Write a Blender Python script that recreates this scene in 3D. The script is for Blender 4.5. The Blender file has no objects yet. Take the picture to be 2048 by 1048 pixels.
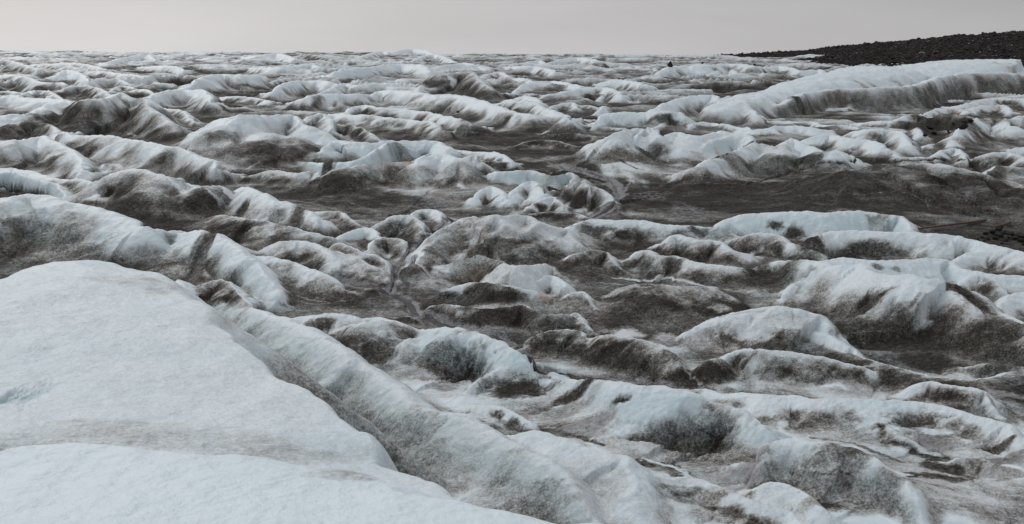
import bpy, math, random
import numpy as np

# ------------------------------------------------------------------ camera, world, sun, exposure
CAM_H = 6.5                      # eye height above the floor of the melt valley (m)
PW, PH = 2048.0, 1048.0          # photograph size the surveying helpers use
LENS = 35.0
F = PW * LENS / 36.0
VH = 112.0                       # horizon row
PITCH = math.atan((PH / 2 - VH) / F)
sc = bpy.context.scene
cam_d = bpy.data.cameras.new('camera')
cam = bpy.data.objects.new('camera', cam_d)
sc.collection.objects.link(cam)
sc.camera = cam
cam_d.lens = LENS; cam_d.sensor_width = 36.0
cam_d.clip_start = 0.1; cam_d.clip_end = 20000
cam.location = (0, 0, CAM_H)
cam.rotation_euler = (math.pi / 2 - PITCH, 0, 0)

SUN_EL, SUN_AZ = 38.0, -35.0     # degrees; azimuth from +Y (straight ahead), negative = left
world = bpy.data.worlds.new('World'); sc.world = world
world.use_nodes = True
wn = world.node_tree; wn.nodes.clear()
def WN(t, **k):
    n = wn.nodes.new(t)
    for a, b in k.items(): setattr(n, a, b)
    return n
w_out = WN('ShaderNodeOutputWorld'); w_bg = WN('ShaderNodeBackground')
sky = WN('ShaderNodeTexSky', sky_type='NISHITA', sun_disc=False)
sky.sun_elevation = math.radians(SUN_EL); sky.sun_rotation = math.radians(SUN_AZ)
sky.air_density = 1.0; sky.dust_density = 3.0
# overcast deck: the clear sky is nearly hidden by one even sheet of cloud
tc = WN('ShaderNodeTexCoord'); sep = WN('ShaderNodeSeparateXYZ')
wn.links.new(tc.outputs['Generated'], sep.inputs[0])
ramp = WN('ShaderNodeValToRGB')
e = ramp.color_ramp.elements
e[0].position = 0.0; e[0].color = (6.6, 6.5, 6.6, 1)
e[1].position = 1.0; e[1].color = (9.0, 9.15, 9.5, 1)
a_ = ramp.color_ramp.elements.new(0.06); a_.color = (6.0, 5.95, 6.08, 1)
b_ = ramp.color_ramp.elements.new(0.25); b_.color = (6.6, 6.65, 6.85, 1)
wn.links.new(sep.outputs['Z'], ramp.inputs[0])
nx = WN('ShaderNodeMapRange'); nx.inputs['From Min'].default_value = -0.5; nx.inputs['From Max'].default_value = 0.5
nx.inputs['To Min'].default_value = 1.02; nx.inputs['To Max'].default_value = 0.66
wn.links.new(sep.outputs['X'], nx.inputs[0])
mp = WN('ShaderNodeMapping'); mp.inputs['Scale'].default_value = (1.2, 1.2, 9.0); mp.inputs['Rotation'].default_value = (0.05, 0.09, 0)
wn.links.new(tc.outputs['Generated'], mp.inputs[0])
cn = WN('ShaderNodeTexNoise'); cn.inputs['Scale'].default_value = 2.2; cn.inputs['Detail'].default_value = 5
wn.links.new(mp.outputs[0], cn.inputs['Vector'])
cm = WN('ShaderNodeMapRange'); cm.inputs['From Min'].default_value = 0.3; cm.inputs['From Max'].default_value = 0.7
cm.inputs['To Min'].default_value = 0.94; cm.inputs['To Max'].default_value = 1.05
wn.links.new(cn.outputs[0], cm.inputs[0])
m1 = WN('ShaderNodeMath', operation='MULTIPLY'); wn.links.new(nx.outputs[0], m1.inputs[0]); wn.links.new(cm.outputs[0], m1.inputs[1])
vm = WN('ShaderNodeVectorMath', operation='SCALE'); wn.links.new(ramp.outputs[0], vm.inputs[0]); wn.links.new(m1.outputs[0], vm.inputs['Scale'])
mx = WN('ShaderNodeMix', data_type='RGBA'); mx.inputs['Factor'].default_value = 0.94
wn.links.new(sky.outputs[0], mx.inputs['A']); wn.links.new(vm.outputs[0], mx.inputs['B'])
wn.links.new(mx.outputs['Result'], w_bg.inputs['Color'])
w_bg.inputs['Strength'].default_value = 0.105
wn.links.new(w_bg.outputs[0], w_out.inputs[0])

sd = bpy.data.lights.new('sun', 'SUN'); so = bpy.data.objects.new('sun', sd); sc.collection.objects.link(so)
sd.energy = 0.8; sd.angle = math.radians(25); sd.color = (1.0, 0.97, 0.93)
el, az = math.radians(SUN_EL), math.radians(SUN_AZ)
from mathutils import Vector
sdir = Vector((math.sin(az) * math.cos(el), math.cos(az) * math.cos(el), math.sin(el)))
so.rotation_euler = sdir.to_track_quat('Z', 'Y').to_euler()
sc.view_settings.view_transform = 'Standard'; sc.view_settings.look = 'None'
sc.view_settings.exposure = 0.0; sc.view_settings.gamma = 1.0

rng = random.Random(7)
# ------------------------------------------------------------------ helpers
def link(o): sc.collection.objects.link(o); return o
def tag(o, label=None, cat=None, group=None, kind=None):
    if label: o['label'] = label
    if cat: o['category'] = cat
    if group: o['group'] = group
    if kind: o['kind'] = kind
    return o

_T = np.random.RandomState(11).rand(512, 512).astype(np.float32)
def vnoise(x, y):
    x = x + 1000.0; y = y + 1000.0
    xi = np.floor(x).astype(np.int32); yi = np.floor(y).astype(np.int32)
    fx = (x - xi).astype(np.float32); fy = (y - yi).astype(np.float32)
    fx = fx * fx * fx * (fx * (fx * 6 - 15) + 10); fy = fy * fy * fy * (fy * (fy * 6 - 15) + 10)
    x0 = xi & 511; x1 = (xi + 1) & 511; y0 = yi & 511; y1 = (yi + 1) & 511
    a = _T[x0, y0]; b = _T[x1, y0]; c = _T[x0, y1]; d = _T[x1, y1]
    a = a + (b - a) * fx; c = c + (d - c) * fx
    return (a + (c - a) * fy) * 2 - 1
def fbm(x, y, o=3, seed=0.0):
    s = np.zeros(np.broadcast(x, y).shape, np.float32); am = 1.0; tot = 0
    for i in range(o):
        cs, sn = math.cos(0.7 * i + .3), math.sin(0.7 * i + .3)
        s += am * vnoise((x * cs - y * sn) + seed + 17.3 * i, (x * sn + y * cs) + seed * 1.7 + 9.1 * i)
        tot += am; am *= 0.5; x = x * 2.03; y = y * 2.03
    return s / tot * 1.4
def sstep(a, b, x):
    t = np.clip((x - a) / (b - a), 0, 1); return t * t * (3 - 2 * t)

def ray(u, v):
    """plan ratio X/Y and drop per metre of the sight line through a surveyed picture point"""
    e = (PH / 2 - v) / F
    yy = math.cos(PITCH) + e * math.sin(PITCH)
    return ((u - PW / 2) / F) / yy, (math.sin(PITCH) - e * math.cos(PITCH)) / yy
def base_y(Y):
    r = 0.0095 * np.maximum(Y - 70, 0)
    r = np.where(Y > 520, 0.0095 * 450 + (Y - 520) * 0.0012, r)
    r = np.minimum(r, 5.2)
    return r + 0.085 * np.maximum(22 - Y, 0)
def foot_depth(drop):
    lo, hi = 2.0, 620.0
    for _ in range(50):
        m = (lo + hi) / 2
        if CAM_H - m * drop - float(base_y(m)) > 0: lo = m
        else: hi = m
    return lo
def crest_depth(v_c, dv, s):
    _, a = ray(1024, v_c); _, b = ray(1024, v_c + dv)
    Df = foot_depth(b)
    lo, hi = Df, Df + 400
    for _ in range(50):
        m = (lo + hi) / 2
        if CAM_H - m * a - float(base_y(m)) - s * (m - Df) > 0: lo = m
        else: hi = m
    return lo, Df, CAM_H - lo * a

def catmull(P, n=3):
    P = np.array(P, float)
    if len(P) < 3: return P
    Q = np.vstack([2 * P[0] - P[1], P, 2 * P[-1] - P[-2]])
    out = []
    for i in range(1, len(Q) - 2):
        for k in range(n):
            t = k / n
            out.append(0.5 * (2 * Q[i] + (Q[i+1] - Q[i-1]) * t + (2*Q[i-1] - 5*Q[i] + 4*Q[i+1] - Q[i+2]) * t*t
                              + (3*Q[i] - Q[i-1] - 3*Q[i+1] + Q[i+2]) * t**3))
    out.append(Q[-2]); return np.array(out)

# ------------------------------------------------------------------ glacier grid (fan of plan rays, rows closer together near the eye)
NCI = 1300
c_in = np.linspace(-0.60, 0.60, NCI)
k = np.linspace(0, 1, 131)[1:]
c_out = 0.60 + 1.5 * k ** 1.6
CC = np.concatenate([-c_out[::-1], c_in, c_out]).astype(np.float64)
R1 = np.exp(np.linspace(math.log(2.0), math.log(85.0), 2000))
R2 = np.exp(np.linspace(math.log(85.0), math.log(1100.0), 800))[1:]
R3 = np.exp(np.linspace(math.log(1100.0), math.log(9000.0), 40))[1:]
YY = np.concatenate([R1, R2, R3])
NR, NC = len(YY), len(CC)
Yg = np.repeat(YY[:, None], NC, 1).astype(np.float32)
Xg = (YY[:, None] * CC[None, :]).astype(np.float32)

B0 = base_y(YY).astype(np.float32)[:, None] + np.zeros((1, NC), np.float32)
B0 += -0.006 * Xg * sstep(150, 500, Yg) * np.clip(900 / Yg, 0, 1) + 1.6 * fbm(Xg / 110, Yg / 70, 2, 63.0) * sstep(200, 450, Yg)
B0 += (0.10 + 0.25 * sstep(60, 200, Yg)) * fbm(Xg / 14, Yg / 14, 2, 3.0)

# minor hummocks everywhere, full sized ones far away and outside the surveyed part
wx = Xg + 2.5 * fbm(Xg / 9, Yg / 9, 2, 41.0); wy = Yg + 2.5 * fbm(Xg / 9, Yg / 9, 2, 77.0)
rd = 1 - np.abs(fbm(wx / 13 + wy / 40, wy / 7.5, 2, 5.0)) * 1.6
rd = np.clip(rd, 0, 1) ** 1.7
rd2 = np.clip(1 - np.abs(fbm(wx / 34, wy / 21, 2, 15.0)) * 1.5, 0, 1) ** 1.5
lump = np.clip(0.5 + 0.9 * fbm(Xg / 22, Yg / 22, 2, 88.0), 0, 1)
side = sstep(0.58, 0.75, np.abs(Xg) / Yg)
flat = np.ones_like(Yg)                       # 0 on the level silt flats
for u, v, ru, rv in ((1520,385,300,36),(1850,410,220,34),(620,395,130,16),(780,400,120,22),(990,275,130,16),(1060,310,90,14),(900,610,80,16),(1190,370,70,45),(1330,390,80,30)):
    c_, dr_ = ray(u, v); _, da = ray(u, v - rv); _, db = ray(u, v + rv)
    y_ = CAM_H / dr_; q_ = ((Xg - c_ * y_) / (ru * y_ / F)) ** 2 + ((Yg - y_) / (0.5 * CAM_H * (1 / da - 1 / db))) ** 2
    flat = np.minimum(flat, sstep(0.6, 1.5, q_))
amp = 0.10 + 0.34 * sstep(18, 26, Yg) * flat + 0.30 * sstep(62, 80, Yg) + 1.2 * np.maximum(sstep(75, 170, Yg), side * sstep(6, 16, Yg))
rd3 = np.clip(1 - np.abs(fbm(wx / 75 + wy / 150, wy / 42, 3, 19.0)) * 1.4, 0, 1) ** 1.3
far = sstep(170, 360, Yg)
hp = amp * (0.75 * rd * (0.35 + lump) * (1 - 0.55 * far) + 0.55 * rd2 * sstep(120, 260, Yg) + 0.9 * rd3 * far)
del rd3
Z = B0 + hp
white_p = np.clip(hp / (np.clip(amp * 0.72, 0.3, 1.15) + 0.7 * far) - 0.30 - 0.16 * sstep(90, 200, Yg) + 0.42 * fbm(Xg / 3, Yg / 3, 3, 9.0) + 0.35 * fbm(Xg / 30, Yg / 30, 2, 39.0), 0, 1)
D = np.clip(0.86 + 0.42 * fbm(Xg / 6 + Yg / 14, Yg / 3.2, 4, 55.0), 0.45, 1.0) * (1 - 0.85 * white_p * np.where(amp > 0.2, 1, 0) * np.clip(0.55 + 0.45 * sstep(0.4, 0.9, amp), 0, 1))          # silt cover 0..1
near = 1 - sstep(17, 24, Yg)
D = D * (1 - near) + near * np.clip(0.33 + 0.38 * fbm(Xg / 2.2 + Yg / 3, Yg / 0.9, 3, 21.0), 0.05, 0.8)
BL = np.zeros_like(Z)                                   # clear blue ice
SL = np.zeros_like(Z)                                   # washed slush
del wx, wy, rd, rd2, lump, hp, white_p

def window(xs, ys, m):
    """rows / columns of the grid that can lie within m of the plan points"""
    y0, y1 = max(2.0, ys.min() - m), ys.max() + m
    r0, r1 = np.searchsorted(YY, y0), min(NR, np.searchsorted(YY, y1) + 1)
    lo = min(((x - m) / max(yy, 0.5)) for x in xs for yy in (max(2., ys.min() - m), ys.max() + m))
    hi = max(((x + m) / max(yy, 0.5)) for x in xs for yy in (max(2., ys.min() - m), ys.max() + m))
    c0, c1 = np.searchsorted(CC, lo), min(NC, np.searchsorted(CC, hi) + 1)
    return slice(max(0, r0 - 1), r1), slice(max(0, c0 - 1), c1)

def polydist(x, y, P, A):
    """distance to polyline P (n,2), side (+1 = right hand), arc length, interpolated attributes A (n,k)"""
    best = np.full(x.shape, 1e9, np.float32); side = np.zeros_like(best); arc = np.zeros_like(best)
    att = [np.zeros_like(best) for _ in range(A.shape[1])]
    L = 0.0
    for i in range(len(P) - 1):
        ax, ay = P[i]; bx, by = P[i + 1]
        dx, dy = bx - ax, by - ay; l = math.hypot(dx, dy)
        if l < 1e-6: continue
        dx /= l; dy /= l
        px = x - ax; py = y - ay
        t = np.clip(px * dx + py * dy, 0, l)
        qx = px - t * dx; qy = py - t * dy
        d = np.sqrt(qx * qx + qy * qy)
        m = d < best
        perp = -(dx * py - dy * px)
        best = np.where(m, d, best)
        side = np.where(m, perp / np.maximum(d, 1e-4), side)
        arc = np.where(m, L + t, arc)
        tt = t / l
        for k_ in range(len(att)):
            att[k_] = np.where(m, A[i, k_] + (A[i+1, k_] - A[i, k_]) * tt, att[k_])
        L += l
    return best, np.clip(side, -1, 1), arc, att

def put(sl, zi, di, r, bl=None):
    a = Z[sl]; h = np.clip(0.5 + 0.5 * (zi - a) / r, 0, 1)
    Z[sl] = a + (zi - a) * h + r * h * (1 - h)
    D[sl] = D[sl] * (1 - h) + di * h
    BL[sl] = BL[sl] * (1 - h) + (0 if bl is None else bl) * h

def ridge(pts, dv, wt=0.45, s=0.55, pe=1.5, kb=1.3, bl=0.0, flute=0.35, seed=0, rough=1.0, skirt=True, Yc=None, wfs=None, st=0.38, fx=False, dmax=0.92, on=False):
    """an ice ridge: crest surveyed as picture points, dv = how far its foot lies below the crest in the picture,
    wt = share of the face that is clean ice"""
    pts = [tuple(p) for p in pts]
    if Yc is None and pts[0][1] < 720 and s >= 0.5 and s < 0.85: s = s * 0.72
    if pts[0][0] <= 30: pts = [(pts[0][0] - 130, pts[0][1] + 4)] + pts; la = 1
    else: la = 0
    if pts[-1][0] >= 2030: pts = pts + [(pts[-1][0] + 130, pts[-1][1] + 10)]; ra = 1
    else: ra = 0
    if not on and Yc is None and pts[0][1] < 720 and abs(pts[-1][0] - pts[0][0]) > 45 and (max(dv) if isinstance(dv, (list, tuple)) else dv) < 75:   # long feather ends run into the neighbours
        dm = (max(dv) if isinstance(dv, (list, tuple)) else dv)
        L_ = pts[-1][0] - pts[0][0]
        if not la: pts = [(pts[0][0] - 0.13 * L_, pts[0][1] + 0.16 * dm)] + pts
        if not ra: pts = pts + [(pts[-1][0] + 0.15 * L_, pts[-1][1] + 0.18 * dm)]
    n0 = len(pts)
    dvs = dv if isinstance(dv, (list, tuple)) else None
    us = np.array([p[0] for p in pts], float)
    C = []
    tot = np.concatenate([[0], np.cumsum([math.hypot(pts[i+1][0]-pts[i][0], pts[i+1][1]-pts[i][1]) for i in range(n0-1)])])
    for i, (u, v) in enumerate(pts):
        q = tot[i] / tot[-1]
        d = np.interp(q, np.linspace(0, 1, len(dvs)), dvs) if dvs else dv
        tap = 1.0
        if not la: tap = min(tap, 0.35 + 0.65 * min(1, q / 0.18))
        if not ra: tap = min(tap, 0.35 + 0.65 * min(1, (1 - q) / 0.15))
        if on: tap = max(tap, 0.75)
        if v < 720 and not fx: d = d * (1.25 + 0.30 * (1 - min(1, max(0, (d - 25) / 45))))
        if Yc is not None:
            Y = float(np.interp(q, np.linspace(0, 1, len(Yc)), Yc)); _, dr = ray(u, v); z = CAM_H - Y * dr
            Df = Y - float(np.interp(q, np.linspace(0, 1, len(wfs)), wfs))
        elif on:                                     # standing on a broader body already built
            c, a = ray(u, v); cf, b = ray(u, v + d * tap)
            col = Z[:, int(np.clip(np.searchsorted(CC, cf), 1, NC - 1))]
            i_ = int(np.argmax((CAM_H - col) / YY <= b)); Df = float(YY[i_]); zf = float(col[i_])
            Y = (CAM_H - zf + s * Df) / (a + s); z = CAM_H - Y * a
        else: Y, Df, z = crest_depth(v, d * tap, s)
        c, _ = ray(u, v)
        C.append((c * Y, Y, z, max(0.3, Y - Df)))
    C = catmull(C, 3)
    P = C[:, :2]
    tg = np.gradient(P, axis=0); tg /= np.maximum(np.hypot(tg[:, 0], tg[:, 1]), 1e-6)[:, None]
    if Yc is None: C[:, 3] *= np.clip(np.abs(tg[:, 0]), 0.5, 1)      # width square to the crest
    m = float((C[:, 3]).max() * 2.7)
    sl = window(P[:, 0], P[:, 1], m)
    x = Xg[sl]; y = Yg[sl]
    if x.size == 0: return
    h_c = C[:, 2] - base_y(C[:, 1])
    hm = float(np.median(h_c))
    wa = 0.16 * hm * rough
    f0 = 1 / (1.3 * hm)
    x_ = x + wa * fbm(x * f0, y * f0, 3, seed * 3.1 + 1); y_ = y + wa * fbm(x * f0, y * f0, 3, seed * 3.1 + 51)
    A = np.stack([C[:, 2], C[:, 3]], 1)
    d, sd_, arc, (zc, wf) = polydist(x_, y_, P, A)
    bb = base_y(y); hc = np.maximum(zc - bb, 0.02)
    wb = np.maximum(kb * hc, 0.25)
    q = 0.5 + 0.5 * sd_ * (1.5 - 0.5 * sd_ * sd_)
    w = wb + (wf - wb) * q
    t = d / w
    fl = 1 / (0.75 * hm)
    ar = arc + 0.8 * d
    va = np.clip(0.5 + 0.8 * fbm(arc * fl * 0.35, d * 0, 2, seed * 1.9), 0.1, 1.1)
    n = 0.42 * fbm(ar * fl, d * fl * 0.35, 3, seed * 7.7 + 3) * va + 0.7 * fbm(x * fl * 0.45, y * fl * 0.45, 3, seed * 5.1)
    t2 = t * (1 + flute * n * sstep(0.05, 0.5, t))
    p = (1 - np.clip(t2, 0, 1) ** pe) ** 1.45
    zi = bb + hc * p + np.where(t2 >= 1, -0.9 * hm * np.clip(t2 - 1, 0, 1), 0) + 0.03 * hm * fbm(x * 3 * fl, y * 3 * fl, 2, 8.0) * p
    # low swell of rotten ice around the foot
    if hm > 0.25 and skirt:
        sw = np.clip(1 - d / (2.5 * w), 0, 1); zs = bb - 0.15 * hm * (sw <= 0) + (0.36 + 0.16 * fbm(x * fl * .4, y * fl * .4, 2, seed + 4.)) * hc * sw * sw * (3 - 2 * sw)
        a = Z[sl]; h = np.clip(0.5 + 0.5 * (zs - a) / (0.12 * hm), 0, 1); Z[sl] = a + (zs - a) * h + 0.12 * hm * h * (1 - h)
        D[sl] = D[sl] - h * 0.55 * np.clip(0.35 + 1.0 * fbm(x * fl * .8, y * fl * .5, 3, seed + 14.), 0, 1) * sw
    nn = 0.75 * va * fbm(ar * fl * 1.7, d * fl * 0.6, 4, seed * 2.3 + 31) + 1.1 * fbm(x * fl * 0.6, y * fl * 0.6, 4, seed * 3.3 + 7)
    wtt = np.where(q > 0.5, wt, max(wt, 0.6))
    di = sstep(wtt - 0.42, wtt + 0.45, t2 + st * nn * (0.35 + 0.65 * sstep(0.02, 0.4, t2)))
    di = 0.06 + (dmax - 0.06) * di if wt < 1.5 else di * 0
    put(sl, zi, di, 0.22 * hm, bl * sstep(0.02, 0.25, t) * (1 - sstep(0.4, 0.9, t)) * q)

def plateau(pts, rise, fall, wt_d=0.03, rr=0.25, flat=1.4, roughness=0.05, rnd=0.15):
    """a broad ice mound: edge surveyed as (u, v, z); rises slowly on its right-hand side, falls steeply on the other"""
    C = []
    for u, v, z in pts:
        c, drop = ray(u, v); Y = (CAM_H - z) / drop; C.append((c * Y, Y, z, 0))
    C = catmull(C, 4); P = C[:, :2]
    sl = (slice(0, np.searchsorted(YY, P[:, 1].max() + 6)), slice(0, NC))
    x = Xg[sl]; y = Yg[sl]
    x_ = x + 0.10 * fbm(x * 1.1, y * 1.1, 4, 5); y_ = y + 0.10 * fbm(x * 1.1, y * 1.1, 4, 65)
    d, sd_, arc, (zc,) = polydist(x_, y_, P, C[:, 2:3])
    num = np.zeros_like(x); den = np.zeros_like(x)
    for px, py, pz, _ in C:
        w_ = 1 / ((x - px) ** 2 + (y - py) ** 2 + 0.02) ** 1.5; num += w_ * pz; den += w_
    zc = num / den
    ins = sd_ > 0
    zin = zc + rise * flat * (1 - np.exp(-d / flat)) + rise * 0.35 * d
    zout = zc - fall * (1 - 0.68 * sstep(10.8, 12.4, y)) * (np.sqrt(d * d + rnd * rnd) - rnd)
    zi = np.where(ins, zin, zout) + roughness * fbm(x / 0.9, y / 0.9, 3, 12.0) * 0.6
    di = np.where(ins, wt_d, wt_d + sstep(0.2, 1.4, d + 0.4 * fbm(x, y, 3, 4.0)) * 0.36)
    put(sl, zi, di, rr)

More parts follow.
